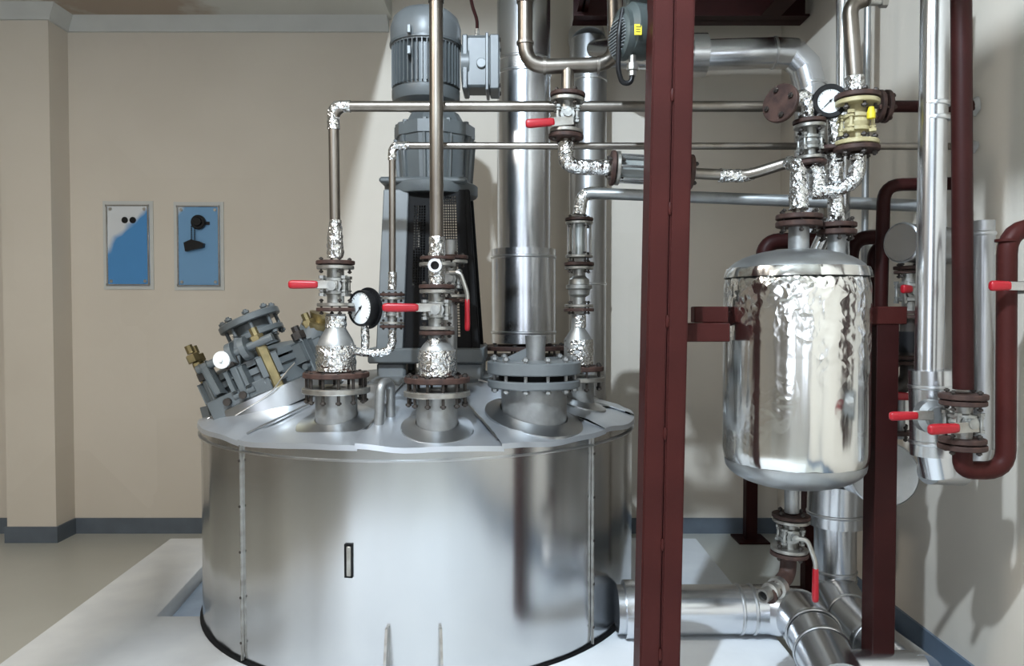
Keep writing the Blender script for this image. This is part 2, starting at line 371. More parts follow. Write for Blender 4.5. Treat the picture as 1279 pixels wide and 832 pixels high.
# ------------------------------------------------------------------ reactor vessel
ZR = 1.0
def dome(r): return ZR + .21 * (1 - min(1, r / TR) ** 1.6)
react = thing('reactor_vessel', 'large round reactor vessel clad in shiny aluminium sheet on the white platform', 'reactor', TC + Z * ZP)
b = B(); NS = 240; rows = []
for k in range(15):
    z = ZP - .02 + (ZR - ZP + .02) * k / 14; row = []
    for i in range(NS):
        t = 2 * math.pi * i / NS; c, s_ = math.cos(t), math.sin(t); p = Vector((c * 2.2, s_ * 2.2, z * .9))
        r = TR + .006 * noise.noise(p) + .0042 * noise.noise(Vector((c * 5.5, s_ * 5.5, z * .35))) + .0012 * noise.noise(Vector((c * 15, s_ * 15, z * .6 + 4))) - (.006 if k == 0 else 0)
        row.append(b.bm.verts.new(TC + Vector((c * r, s_ * r, z))))
    rows.append(row)
for A, C in zip(rows, rows[1:]):
    for i in range(NS): b.bm.faces.new((A[i], A[(i + 1) % NS], C[(i + 1) % NS], C[i]))
jacket = part('jacket', b, M_CLAD, react)
def on_tank(px, py, r=TR):
    "front surface point of the jacket along the view ray"
    d = (W(px, py, 1) - Vector((0, 0, 1.5))); o = Vector((0, 0, 1.5))
    dx, dy = d.x, d.y; ox, oy = o.x - TC.x, o.y - TC.y
    A_, B_, C_ = dx * dx + dy * dy, 2 * (ox * dx + oy * dy), ox * ox + oy * oy - r * r
    return o + d * ((-B_ - math.sqrt(max(0, B_ * B_ - 4 * A_ * C_))) / (2 * A_))
part('seam', B().lathe([(TR, -.004), (TR + .012, -.002), (TR + .012, .004), (TR, .006)], TC + Z * (ZR - .045), Z, 96), M_SEAM, jacket)
part('gap_shadow_ring', B().ring(TC + Z * (ZP - .015), Z, TR - .03, TR + .011, .02, 96), M_DARK, react, 'black ring in place of the shaded gap around the foot')  # dark ring stands in for the shade in the gap at the foot
for px in (303, 739):
    p = on_tank(px, 680); ang = math.atan2(p.y - TC.y, p.x - TC.x); d = Vector((math.cos(ang), math.sin(ang), 0)); tt = Vector((-d.y, d.x, 0))
    sm = part('seam', B().bar(TC + d * (TR + .005) + Z * (ZP + .01), TC + d * (TR + .005) + Z * (ZR - .01), .0045, .012, d), M_FLS, jacket)
    for z in (.2, .38, .56, .74, .92):
        part('rivet', B().lathe([(.006, 0), (.005, .003), (0, .004)], TC + d * (TR + .011) + Z * z + tt * .0, d, 8), M_BOLT, sm)
# sight slot
p = on_tank(436, 700); ang = math.atan2(p.y - TC.y, p.x - TC.x); d = Vector((math.cos(ang), math.sin(ang), 0)); tt = Vector((-d.y, d.x, 0))
sl = part('sight_slot', B().bar(p - Z * .062 + d * .002, p + Z * .062 + d * .002, .030, .016, d), M_DARK, react, 'dark slot in the jacket')
part('tag_plate', B().bar(p - Z * .055 + d * .008 + tt * .003, p + Z * .055 + d * .008 + tt * .003, .017, .014, d, .002), M_FLS, sl)
# two gusset brackets at the foot
for px in (484, 550):
    p = on_tank(px, 800); ang = math.atan2(p.y - TC.y, p.x - TC.x); d = Vector((math.cos(ang), math.sin(ang), 0))
    zt = on_tank(px, 787, TR + .03).z; base = TC + d * (TR - .005)
    bb = B(); tt = Vector((-d.y, d.x, 0)) * .005
    bb.prism([base + Z * ZP - tt, base + d * .10 + Z * ZP - tt, base + d * .10 + Z * (ZP + .02) - tt, base + d * .03 + Z * zt - tt, base + Z * zt - tt], tt * 2)
    part('gusset', bb, M_FLS, react)
# top cladding gores: each a folded sheet with its own lap seam and wavy drip edge
NG = 12; ph0 = R(-97)
for g in range(NG):
    b = B(); t0 = ph0 + 2 * math.pi * g / NG; t1 = t0 + 2 * math.pi / NG; rows = []; nr, na = 9, 12
    for k in range(nr + 1):
        r = .30 + (TR + .012 - .30) * k / nr; row = []
        for i in range(na + 1):
            t = t0 + (t1 - t0) * i / na + (R(.5) if i == na else 0)
            z = dome(min(r, TR)) + .006 * noise.noise(Vector((math.cos(t) * 3, math.sin(t) * 3, r * 4 + g))) * (1 + k / 4)
            if k >= nr - 1: z += .012 * noise.noise(Vector((math.cos(t) * 5, math.sin(t) * 5, 3))) + (.004 if k == nr else .010)
            z += .003 * (1 - i / na)
            row.append(b.bm.verts.new(TC + Vector((math.cos(t) * r, math.sin(t) * r, z))))
        rows.append(row)
    rows.append([b.bm.verts.new(v.co - Z * .020 + Vector((v.co.x - TC.x, v.co.y - TC.y, 0)).normalized() * .002) for v in rows[-1]])
    for A, C in zip(rows, rows[1:]):
        for i in range(na): b.bm.faces.new((A[i], A[i + 1], C[i + 1], C[i]))
    gp = part('cladding_panel', b, M_CLADT, react, ang=50)
    d = Vector((math.cos(t0), math.sin(t0), 0)); tt = Vector((-d.y, d.x, 0))
    pts = [TC + d * r + Z * (dome(r) + .011) for r in [.34 + .66 * k / 9 for k in range(10)]]
    part('seam', B().tube(pts, .0045, 6), M_SEAM, gp)
part('crown_plate', B().lathe([(0, 0), (.36, 0), (.36, .015), (.33, .03), (0, .03)], TC + Z * (dome(.3) - .01), Z, 40), M_GREYL, react)

def nozzle(px, D, yfl, ybase, r, fr, ft, label, nb=8, pair=None, coll=1.75):
    "nozzle on the reactor: neck, its flange and the sheet collar around it; returns centre, flange top z"
    c = W(px, yfl, D); rr = math.hypot(c.x - TC.x, c.y - TC.y); zb = dome(rr) - .03
    n = part('nozzle', B().lathe([(r, 0), (r, c.z - zb), (r * .8, c.z - zb), (r * .8, 0), (r, 0)], (c.x, c.y, zb), Z, 32), M_NOZ, react, label)
    f = flange(n, (c.x, c.y, c.z), Z, fr, ft, M_FLS if fr < .18 else M_GREYL)
    b = B(); rows = []
    for rad, lift in ((r * 1.04, .028), (r * 1.25, .02), (r * coll, .012)):
        row = []
        for i in range(40):
            t = 2 * math.pi * i / 40; q = Vector((c.x + rad * math.cos(t), c.y + rad * math.sin(t), 0))
            q.z = dome((q - TC).xy.length) + lift; row.append(b.bm.verts.new(q))
        rows.append(row)
    rows.append([b.bm.verts.new(v.co - Z * .018) for v in rows[-1]])
    for A, C in zip(rows, rows[1:]):
        for i in range(40): b.bm.faces.new((A[i], A[(i + 1) % 40], C[(i + 1) % 40], C[i]))
    part('collar', b, M_DUCTD, n)
    return c, f
D1, D2, D3, DM = 3.0, 2.93, 3.55, 3.15
N1, F1 = nozzle(420, D1, 487, 527, S(26, D1), S(42, D1), .022, 'grey steel nozzle under the gauge pipe', coll=1.9)
N2, F2 = nozzle(546, D2, 491, 532, S(26, D2), S(41.5, D2), .022, 'grey steel nozzle at the front of the dome', coll=1.75)
N3, F3 = nozzle(722, D3, 473, 500, S(20, D3), S(33, D3), .022, 'grey steel nozzle behind the manhole')
NM, FM = nozzle(667, DM, 478, 528, S(41, DM), S(58, DM), .032, 'wide manhole neck', coll=1.5)
bolts(F1, N1 + Z * .012, Z, S(36, D1), 12, .0115, .125, M_BOLT)
bolts(F2, N2 + Z * .012, Z, S(36, D2), 12, .0115, .125, M_BOLT)
bolts(F3, N3 + Z * .01, Z, S(28, D3), 8, .0115, .125, M_BOLT)
# lifting lug
lc = W(478, 533, 2.98); lc.z = dome((lc - TC).xy.length)
b = B(); path = bend([lc + Vector((-.012, -.02, -.01)), lc + Vector((-.005, -.015, .155)), lc + Vector((.022, .06, .155)), lc + Vector((.022, .06, .0))], .06, 8)
b.tube(dense(path, .02), .019, 12); lug = part('lifting_lug', b, M_NOZ, react, 'bent steel lifting eye')

# manhole cover with stub and rib
man = thing('manhole_cover', 'wide grey bolted manhole cover with a short flared stub', 'manhole cover', NM + Z * .03, )
lz = W(667, 457, DM).z; mc = Vector((NM.x, NM.y, lz))
f = part('lid', B().lathe([(0, 0), (S(57, DM), 0), (S(58.5, DM), .004), (S(58.5, DM), .046), (S(57, DM), .050), (S(40, DM), .052), (0, .054)], mc - Z * .030, Z, 40), M_GREYL, man)
bolts(f, (NM + mc) / 2 + Z * .004, Z, S(51, DM), 12, .0145, .15, M_NOZ)
part('gasket_ring', B().lathe([(.1, 0), (S(44, DM), 0), (S(44, DM), mc.z - NM.z), (.1, mc.z - NM.z), (.1, 0)], NM, Z, 32), M_DARK, man)
sc = mc + Vector((S(2, DM), 0, .02)); sh = S(32, DM)
part('stub', B().lathe([(S(12, DM), 0), (S(12, DM), sh * .5), (S(13.5, DM), sh), (S(11.5, DM), sh), (S(10, DM), sh * .5), (S(10, DM), .0)], sc, Z, 24), M_NOZ, man)
part('rib', B().prism([sc + Vector((-S(10, DM), -.004, 0)), sc + Vector((-S(46, DM), -.004, 0)), sc + Vector((-S(10, DM), -.004, S(17, DM)))], (0, .008, 0)), M_GREYL, man)

# ------------------------------------------------------------------ agitator drive
DA = 3.79
ag = thing('agitator_drive', 'tall grey agitator drive with finned motor on a tapered stand', 'agitator', W(540, 470, DA))
def az_(y): return W(540, y, DA).z
ac = W(541, 300, DA)
def AP(px, y, dy=0): q = W(px, y, DA); q.y = DA + dy; return q
# base and feet
base = part('base_plate', B().box(AP(539, 441), (S(136, DA), S(128, DA), S(18, DA)), bev=.008), M_GREY, ag)
for px in (497, 588):
    for dy in (-.17, .17):
        part('foot', B().box(AP(px, 462, dy), (S(34, DA), .10, S(26, DA)), bev=.012), M_GREYL, ag)
# stand: four tapered legs, top ring, guards
zt, zb = az_(244), az_(434)
def quad_leg(xa0, xa1, xb0, xb1, y0t, y1t, y0b, y1b, mat, name='leg'):
    b = B(); v = [b.bm.verts.new(p) for p in [(xa0, y0t, zt), (xa1, y0t, zt), (xa1, y1t, zt), (xa0, y1t, zt), (xb0, y0b, zb), (xb1, y0b, zb), (xb1, y1b, zb), (xb0, y1b, zb)]]
    for f in ((0, 1, 2, 3), (4, 5, 6, 7), (0, 1, 5, 4), (1, 2, 6, 5), (2, 3, 7, 6), (3, 0, 4, 7)): b.bm.faces.new([v[i] for i in f])
    bmesh.ops.bevel(b.bm, geom=b.bm.edges[:], offset=.005, segments=1, affect='EDGES')
    return part(name, b, mat, ag)
def ax_(px, y=340): return W(px, y, DA).x
hw_t, hw_b = .19, .235
for sy in (-1, 1):
    y0t, y1t = DA + sy * hw_t, DA + sy * (hw_t - .05); y0b, y1b = DA + sy * hw_b, DA + sy * (hw_b - .05)
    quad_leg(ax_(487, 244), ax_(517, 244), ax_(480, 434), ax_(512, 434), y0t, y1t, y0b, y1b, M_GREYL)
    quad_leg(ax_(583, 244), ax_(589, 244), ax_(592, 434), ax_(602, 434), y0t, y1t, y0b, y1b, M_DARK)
part('stand_head', B().lathe([(.1, 0), (S(56, DA), 0), (S(57.5, DA), .008), (S(57.5, DA), .05), (S(56, DA), .055), (.1, .055)], AP(539, 247), Z, 40), M_GREY, ag)
# perforated guards (front and back): frame strips + fine bars
def guard(sy):
    b = B(); NX, NZ = 18, 44
    def gp(u, v):
        xt = ax_(517, 244) * (1 - u) + ax_(583, 244) * u; xb = ax_(512, 434) * (1 - u) + ax_(592, 434) * u
        return Vector((xt + (xb - xt) * v, DA + sy * (hw_t - .015 + (hw_b - hw_t) * v), zt + (zb - zt) * v))
    wins = ((.10, .30, .10, .60), (.56, .84, .04, .60), (.56, .84, .64, .92))
    g = None
    cuts_u = sorted({0, 1, *[w_ for q in wins for w_ in q[:2]]}); cuts_v = sorted({0, 1, *[w_ for q in wins for w_ in q[2:]]})
    fb = B()
    for u0, u1 in zip(cuts_u, cuts_u[1:]):
        for v0, v1 in zip(cuts_v, cuts_v[1:]):
            um, vm = (u0 + u1) / 2, (v0 + v1) / 2
            if any(q[0] < um < q[1] and q[2] < vm < q[3] for q in wins): continue
            fb.prism([gp(u0, v0), gp(u1, v0), gp(u1, v1), gp(u0, v1)], (0, .004, 0))
    g = part('guard_frame', fb, M_DARK, ag)
    for (u0, u1, v0, v1) in wins:
        for i in range(1, int((u1 - u0) * 26)): uu = u0 + (u1 - u0) * i / int((u1 - u0) * 26); b.bar(gp(uu, v0), gp(uu, v1), .004, .0065, Y)
        for k in range(1, int((v1 - v0) * 60)): vv = v0 + (v1 - v0) * k / int((v1 - v0) * 60); b.bar(gp(u0, vv), gp(u1, vv), .004, .0065, Y)
    part('perforated_guard', b, M_DARK, g)
guard(-1)
part('shaft_coupling', B().lathe([(0, 0), (.075, 0), (.075, .16), (.05, .18), (.05, .30), (.085, .32), (.085, .48), (.05, .5), (.05, zt - zb), (0, zt - zb)], (ax_(536), DA, zb), Z, 24), M_DARK, ag)
# gearbox: lower bell, ribs, upper flange and cone
zg0, zg1, zg2, zg3 = az_(237), az_(176), az_(160), az_(143)
gx = ax_(543, 200)
gear = part('gearbox', B().lathe([(0, 0), (S(44, DA), 0), (S(48, DA), zg1 - zg0), (S(50, DA), zg1 - zg0 + .004), (S(50, DA), zg2 - zg0), (S(38, DA), zg2 - zg0 + .01), (S(30, DA), zg3 - zg0), (0, zg3 - zg0)], (gx, DA, zg0), Z, 10), M_GREY, ag, ang=25)
for a_ in range(10):
    t = R(36 * a_ + 9); d = Vector((math.cos(t), math.sin(t), 0))
    part('rib', B().bar(Vector((gx, DA, zg0 + .005)) + d * S(43.5, DA), Vector((gx, DA, zg1)) + d * S(48, DA), .014, .02, d, .003), M_GREY, gear)
    part('bolt_boss', B().cyl(Vector((gx, DA, zg2 - .012)) + d * S(45, DA), Z, .014, .022, 6, .002), M_GREY, gear)
part('mounting_flange', B().box(AP(534, 233), (S(104, DA), S(100, DA), .03), bev=.01), M_GREY, gear)
# motor
mx = ax_(532, 80); zm0, zm1, zm2 = az_(137), az_(57), az_(14); mr = S(36, DA)
mot = part('motor', B().lathe([(0, 0), (S(26, DA), 0), (S(40, DA), .03), (S(42, DA), .05), (S(42, DA), .085), (mr, .095), (mr, zm1 - zm0), (0, zm1 - zm0)], (mx, DA, zm0), Z, 40), M_GREY, ag)
b = B()
for i in range(44):
    t = 2 * math.pi * i / 44; d = Vector((math.cos(t), math.sin(t), 0)); L = .012 + .003 * (i % 2)
    c0 = Vector((mx, DA, zm0 + .10)) + d * (mr + .010); c1 = Vector((mx, DA, zm1 - .005)) + d * (mr + .010)
    b.bar(c0, c1, .0055, .030, d)
part('cooling_fins', b, M_GREY, mot)
hz = zm2 - zm1
part('fan_cowl', B().lathe([(S(42, DA), -.02), (S(43.5, DA), 0), (S(43.5, DA), hz * .45), (S(40, DA), hz * .72), (S(32, DA), hz * .9), (S(18, DA), hz), (0, hz * 1.02)], (mx, DA, zm1), Z, 40), M_GREYL, mot)
part('cowl_rim', B().ring(Vector((mx, DA, zm1 - .012)), Z, S(41, DA), S(44.5, DA), .012, 40), M_GREY, mot)
for px, y in ((517, 53), (517, 78)):
    q = AP(px, y, -S(45, DA)); part('cowl_screw', B().box(q, (.018, .02, .04), bev=.003), M_GREYL, mot)
# terminal box on the right of the motor
tb = part('terminal_box', B().box(AP(599, 83), (S(34, DA), .16, S(62, DA)), bev=.012).cyl(AP(577, 83), X, S(24, DA), S(10, DA), 20), M_GREY, mot)
part('box_flange', B().box(AP(582, 84), (S(7, DA), .18, S(66, DA)), bev=.006), M_GREY, tb)
part('box_cover', B().box(AP(618, 84), (S(12, DA), .18, S(66, DA)), bev=.006), M_GREY, tb)
part('box_rim', B().box(AP(609, 84), (S(4, DA), .19, S(69, DA)), bev=.004), M_GREYL, tb)
part('ground_screw', B().cyl(AP(602, 86, -.095), Y, S(6, DA), .02, 16, .003), M_GREYL, tb)
for dy in (-.07, .07):
    for y in (56, 112):
        part('cover_bolt', B().cyl(AP(621, y, dy), X, .011, .018, 6, .002), M_BOLT, tb)
part('gland_plate', B().box(AP(597, 52), (S(26, DA), .10, S(7, DA)), bev=.004), M_GREY, tb)
part('cable_gland', B().lathe([(0, 0), (.016, 0), (.016, .02), (.011, .025), (.011, .05), (0, .05)], AP(596, 49), Z, 8), M_FLS, tb)
cb = B().tube(bend([AP(596, 37), AP(596, 25), AP(588, 2), AP(586, -60), AP(586, -140)], .08), .0085, 8)
part('motor_cable', cb, M_OXD, None, cat='cable', label='thin dark red cable rising from the motor terminal box')

# ------------------------------------------------------------------ generic pipework
def pipe(name, label, pts, r, mat, rad=None, group=None, base=None, n=16):
    pts = [Vector(p) for p in pts]
    t = thing(name, label, 'pipe', base if base else min(pts, key=lambda p: p.z), group)
    part('pipe', B().tube(bend(pts, rad or r * 3), r, n), mat, t); return t
def wrap(parent, pts, r, rad=None, name='foil_wrap', wob=.0035, mat=None):
    pts = [Vector(p) for p in pts]; path = dense(bend(pts, rad or .06), .008)
    if isinstance(r, (list, tuple)):
        m = len(path); L = [r[0] + (r[1] - r[0]) * k / (m - 1) for k in range(m)]
    else: L = [r] * len(path)
    return part(name, B().tube(path, L, 20, wob=wob, wf=55), mat or M_FOIL, parent, ang=60)
VG = 'flanged ball valves'
def valve(label, top, bot, fr, br, hdir=None, hlen=.15, ft=.014, nb=4, bs=.0085, body=None, fmat=None, grip=None, style='ball', drop=0, bolts_out=.016, group=VG, cat='valve', counter=(True, True), hz=0, name='ball_valve'):
    "flanged valve between two points: silver flanges, rust brown counter flanges outside them, body, tie bolts, lever and grip"
    top, bot = Vector(top), Vector(bot); ax = (top - bot).normalized(); L = (top - bot).length; mid = (top + bot) / 2
    body = body or M_CAST; fmat = fmat or M_FLS
    t = thing(name, label, cat, bot, group); u, v, a = frame(ax)
    for end, sg, cf in ((top, 1, counter[0]), (bot, -1, counter[1])):
        f = flange(t, end - ax * sg * ft * .5, ax, fr, ft, fmat)
        if cf: flange(t, end + ax * sg * (ft * .62 + .003), ax, fr * 1.04, ft * 1.1, M_RUST, name='counter_flange')
        bolts(f, end + ax * sg * .001, ax, fr * .78, nb, bs, ft * 2.2 + bolts_out * 2, M_BOLT, ph=.5)
    h = L - 2 * ft; o = bot + ax * ft
    if style == 'ball':
        part('body', B().lathe([(br * .62, 0), (br * .62, h * .24), (br * .95, h * .27), (br * .95, h * .36), (br * .8, h * .38), (br * .92, h * .5), (br * .8, h * .62), (br * .95, h * .64), (br * .95, h * .73), (br * .62, h * .76), (br * .62, h)], o, ax, 20), body, t)
        for i in range(4):
            q = o + (u * math.cos(math.pi / 4 + i * math.pi / 2) + v * math.sin(math.pi / 4 + i * math.pi / 2)) * br * 1.12
            part('tie_bolt', B().cyl(q + ax * h * .22, ax, br * .14, h * .56, 8).cyl(q + ax * h * .20, ax, br * .26, h * .09, 6).cyl(q + ax * h * .71, ax, br * .26, h * .09, 6).cyl(q + ax * h * .33, ax, br * .22, h * .05, 6).cyl(q + ax * h * .62, ax, br * .22, h * .05, 6), body, t)
    elif style == 'check':
        part('body', B().lathe([(br * .6, 0), (br * .6, h * .2), (br, h * .28), (br * 1.05, h * .42), (br * 1.25, h * .45), (br * 1.25, h * .55), (br * 1.0, h * .58), (br * .95, h * .72), (br * .6, h * .82), (br * .6, h)], o, ax, 20), body, t)
    elif style == 'sight':
        part('sight_tube', B().lathe([(br * .75, 0), (br * .75, h)], o, ax, 20), M_GLASS, t)
        for i in range(6):
            q = o + (u * math.cos(i * math.pi / 3) + v * math.sin(i * math.pi / 3)) * fr * .82
            part('tie_rod', B().cyl(q, ax, fr * .085, h, 8), M_PIPEL, t)
    if hdir is not None:
        hd = Vector(hdir); hd.normalize(); side = ax.cross(hd).normalized(); fwd = Vector((0, -1, 0)) if abs(ax.y) < .5 else Vector((0, 0, 1))
        st = mid + fwd * br * .8
        part('stem', B().cyl(mid, fwd, br * .35, br * 1.35, 10).cyl(mid + fwd * br * .6, fwd, br * .62, br * .25, 8), body, t)
        s0 = mid + fwd * br * 1.15 + Vector((0, 0, hz)); s1 = s0 + hd * hlen * .32; s2 = s0 + hd * hlen
        if drop:
            k1 = s0 + hd * br * 1.0; k2 = k1 + hd * .03 + Vector((0, 0, -drop)); s1 = k2 - Z * .02; s2 = s1 - Z * hlen
            part('lever', B().tube(bend([s0, k1, k2, s1 - Z * .02], .02), br * .22, 8), M_FLS, t)
        else:
            part('lever', B().bar(s0 - hd * br * .4, s1 + hd * .01, br * .6, .007, fwd, .002), M_FLS, t)
        g = part('grip', B().grip(s1, s2, .034 if not drop else .024, .022, fwd), grip or M_RED, t, 'red plastic grip')
    return t

# ---- assembly on the left nozzle
zf = lambda px, y, D: W(px, y, D)
sp = thing('reducer_spool', 'foil-wrapped reducer bolted on the left nozzle below the red-handled valve', 'pipe fitting', W(420, 470, D1))
n1x, n1y = N1.x, N1.y
def P1(y, px=419): q = W(px, y, D1); return Vector((n1x, n1y, q.z))
f = flange(sp, P1(468), Z, S(41, D1), .020, M_RUST)
b = B(); pr = [(S(23.5, D1), P1(462).z), (S(23.5, D1), P1(433).z), (S(21, D1), P1(425).z), (S(12.5, D1), P1(410).z), (S(12, D1), P1(392).z)]
b.lathe([(r, z) for r, z in pr], (n1x, n1y, 0), Z, 28); part('reducer', b, M_NOZ, sp)
wrap(sp, [P1(463), P1(431)], S(24.5, D1), wob=.006); wrap(sp, [P1(409), P1(395)], S(13, D1))
valve('steel ball valve with red grip pointing left, above the left foil-wrapped reducer', P1(332), P1(383), S(23, D1), S(17, D1), (-1, -.1, 0), S(52, D1), hz=.004)
p1 = pipe('process_pipe', 'stainless pipe rising from left nozzle, turning right to cross to the right wall', [P1(318), W(416.5, 133, D1), W(960, 133, 2.97), (1.80, 2.97, W(1212, 133, 2.97).z)], S(6.6, D1), M_PIPE, S(19, D1))
wrap(p1, [P1(322), P1(300)], S(10, D1), wob=.005); wrap(p1, [P1(300), P1(275)], (S(10, D1), S(7.4, D1)))
wrap(p1, [W(416.5, 162, D1), W(416.5, 133, D1), W(438, 133, D1)], S(7.4, D1), S(16, D1))
q0, q1 = W(1112, 133, 2.97), Vector((1.79, 2.97, W(1212, 133, 2.97).z))
part('painted_end', B().tube([q0, q1], S(7.2, 2.97), 14), M_OXD, p1, 'dark red painted end')
part('wall_collar', B().lathe([(.022, 0), (.036, .004), (.022, .02)], (1.80, 2.97, q1.z), -X, 12, wob=.012, wf=60), M_MORTAR, p1, 'rough mortar at the wall')

# ---- second thin pipe with its small valve and the gauge line
DS = 3.02
def P2(y, px=490): return W(px, y, DS)
p2 = pipe('process_pipe', 'thin stainless pipe running below the upper crossing pipe to the right wall', [P2(362), P2(182), W(1212, 183, 2.97)], S(4.3, DS), M_PIPE, S(12, DS))
wrap(p2, [P2(362), P2(340)], S(5.2, DS)); wrap(p2, [P2(200), P2(182), W(512, 182, DS)], S(5.2, DS), S(10, DS))
part('wall_collar', B().lathe([(.015, 0), (.026, .004), (.015, .018)], (1.80, 2.97, W(1212, 183, 2.97).z), -X, 12, wob=.012, wf=60), M_MORTAR, p2, 'rough mortar at the wall')
valve('small flanged valve without a grip on the thin pipe beside the pressure gauge', P2(371), P2(405), S(15, DS), S(10, DS), ft=.010, bs=.006, bolts_out=.010)
gl = thing('gauge_line', 'foil-wrapped bent line between the small valve and the left reducer', 'pipe', W(490, 440, DS))
wrap(gl, [P2(412), P2(440), W(455, 441, DS), P1(438) + X * S(22, D1)], S(5, DS), S(14, DS), name='pipe')
wrap(gl, [W(456, 440, DS), W(456, 405, DS)], S(5, DS), name='branch')

def gauge(label, c, nrm, r, depth, flat_rim, k_=1.0):
    c = Vector(c); n = Vector(nrm).normalized(); u, v, a = frame(n)
    if u.z ** 2 > v.z ** 2: u, v = v, u
    if v.z < 0: v = -v
    u = v.cross(n)
    t = thing('pressure_gauge', label, 'gauge', c - Z * r, 'dial pressure gauges')
    part('case', B().lathe([(0, -depth), (r * .93, -depth), (r, -depth * .85), (r, 0), (r * .96, .006), (r * .9 * k_, .004), (r * .88 * k_, -.004), (0, -.004)], c, n, 36), M_BLACK, t)
    if flat_rim: part('mounting_rim', B().ring(c - n * depth * flat_rim, n, r * .8, r * 1.16, .006, 36), M_BLACK, t)
    d = part('dial', B().lathe([(0, 0), (r * .87 * k_, 0), (r * .87 * k_, -.002)], c - n * .001, n, 36), M_DIAL, t)
    r = r * k_
    for k in range(25):
        an = R(225 - 270 * k / 24); dv = u * math.cos(an) + v * math.sin(an); l0 = .70 if k % 4 == 0 else .76
        part('tick', B().bar(c + dv * r * l0 + n * .0005, c + dv * r * .83 + n * .0005, r * (.035 if k % 4 == 0 else .018), .001, n), M_BLACK, d)
    an = R(225); dv = u * math.cos(an) + v * math.sin(an)
    part('needle', B().bar(c - dv * r * .2 + n * .002, c + dv * r * .62 + n * .002, r * .05, .001, n).cyl(c + n * .001, n, r * .08, .003, 10), M_BLACK, d)
    return t
gauge('black round pressure gauge turned left beside the left reducer', W(450, 385, DS - .02), (-.62, -.78, 0), S(22.5, DS), .045, .95)

# ---- front centre assembly
n2x, n2y = N2.x, N2.y
def PC(y): q = W(547, y, D2); return Vector((n2x, n2y, q.z))
sp = thing('reducer_spool', 'foil-wrapped reducer with dark red flange on the front centre nozzle', 'pipe fitting', PC(476))
flange(sp, PC(474), Z, S(41, D2), .022, M_RUST, 'dark red flange')
b = B().lathe([(S(22.5, D2), PC(468).z), (S(22.5, D2), PC(438).z), (S(17, D2), PC(430).z), (S(11, D2), PC(424).z), (S(10.5, D2), PC(416).z)], (n2x, n2y, 0), Z, 28); part('reducer', b, M_NOZ, sp)
wrap(sp, [PC(469), PC(437)], S(23.3, D2), wob=.006); wrap(sp, [PC(449) + Vector((-.006, -S(16, D2), 0)), PC(424) + Vector((-.006, -S(9, D2), 0))], S(7.5, D2), wob=.006)
valve('steel ball valve with red grip pointing left, on the front centre reducer', PC(362), PC(412), S(21.5, D2), S(17, D2), (-1, -.15, 0), S(64, D2), hz=.008)
p4 = pipe('process_pipe', 'tall vertical stainless pipe crossing in front of the motor', [PC(354), PC(340), Vector((n2x, n2y, W(547, -80, D2).z))], S(8.6, D2), M_PIPE)
wrap(p4, [PC(356), PC(296)], S(10.2, D2), wob=.005)
part('weld_ring', B().ring(PC(3), Z, S(8, D2), S(9.8, D2), .012, 20), M_PIPE, p4)
flange(p4, PC(322) + Y * .03, Z, S(22, D2), .012, M_RUST); f = flange(p4, PC(330) + Y * .03, Z, S(23, D2), .014, M_FLS)
bolts(f, PC(326) + Y * .03, Z, S(18, D2), 4, .008, .05, M_BOLT)
tq = PC(333) - Y * .03
part('tee_stub', B().lathe([(S(8.5, D2), -.03), (S(8.5, D2), .045), (S(5.2, D2), .045), (S(5.2, D2), .005), (0, .005)], tq, -Y, 20), M_PIPEL, p4)
part('stub_bore', B().cyl(tq - Y * .005, -Y, S(5.1, D2), .012, 16), M_BLACK, p4, 'dark open bore')
# valve with hanging lever behind
DB = 3.25
def PB(y): return W(563, y, DB)
bp_ = pipe('process_pipe', 'short steel riser half hidden behind the front centre valve', [Vector((PB(420).x, PB(420).y, 1.12)), PB(300)], S(8, DB), M_GALV)
valve('half hidden ball valve whose red grip hangs down, behind the front centre valve', PB(325), PB(372), S(21, DB), S(13, DB), (1, -.1, 0), S(40, DB), drop=S(26, DB), hz=.025)

# ---- manhole-side assembly (behind), with sight glass and check valve
n3x, n3y = N3.x, N3.y
def PD(y): q = W(725, y, D3); return Vector((n3x + S(1, D3), n3y, q.z))
sp = thing('reducer_spool', 'foil-wrapped reducer on the nozzle behind the manhole cover', 'pipe fitting', PD(462))
flange(sp, PD(460), Z, S(31, D3), .022, M_RUST)
part('reducer', B().lathe([(S(17.5, D3), PD(455).z), (S(17.5, D3), PD(424).z), (S(8.5, D3), PD(410).z), (S(8, D3), PD(392).z)], (n3x, n3y, 0), Z, 24), M_NOZ, sp)
wrap(sp, [PD(455), PD(424)], S(18, D3), wob=.006); wrap(sp, [PD(409), PD(394)], S(8.8, D3))
valve('grey check valve above the reducer behind the manhole cover', PD(333), PD(384), S(18, D3), S(13, D3), ft=.014, style='check', name='check_valve', group=None)
valve('vertical flanged sight glass with tie rods above the check valve', PD(277), PD(322), S(17, D3), S(12, D3), ft=.012, style='sight', name='sight_glass', cat='sight glass', group=None, counter=(True, False))
zz = W(1160, 258, 3.2); zz.x = 1.80; zz.y = 3.2
p3 = pipe('process_pipe', 'grey galvanised pipe running right from the foil bend above the sight glass', [PD(268), W(727, 241, D3), zz], S(7, D3), M_GALV, S(18, D3))
wrap(p3, [PD(268), W(727, 241, D3), W(757, 241.5, D3)], S(8, D3), S(18, D3))

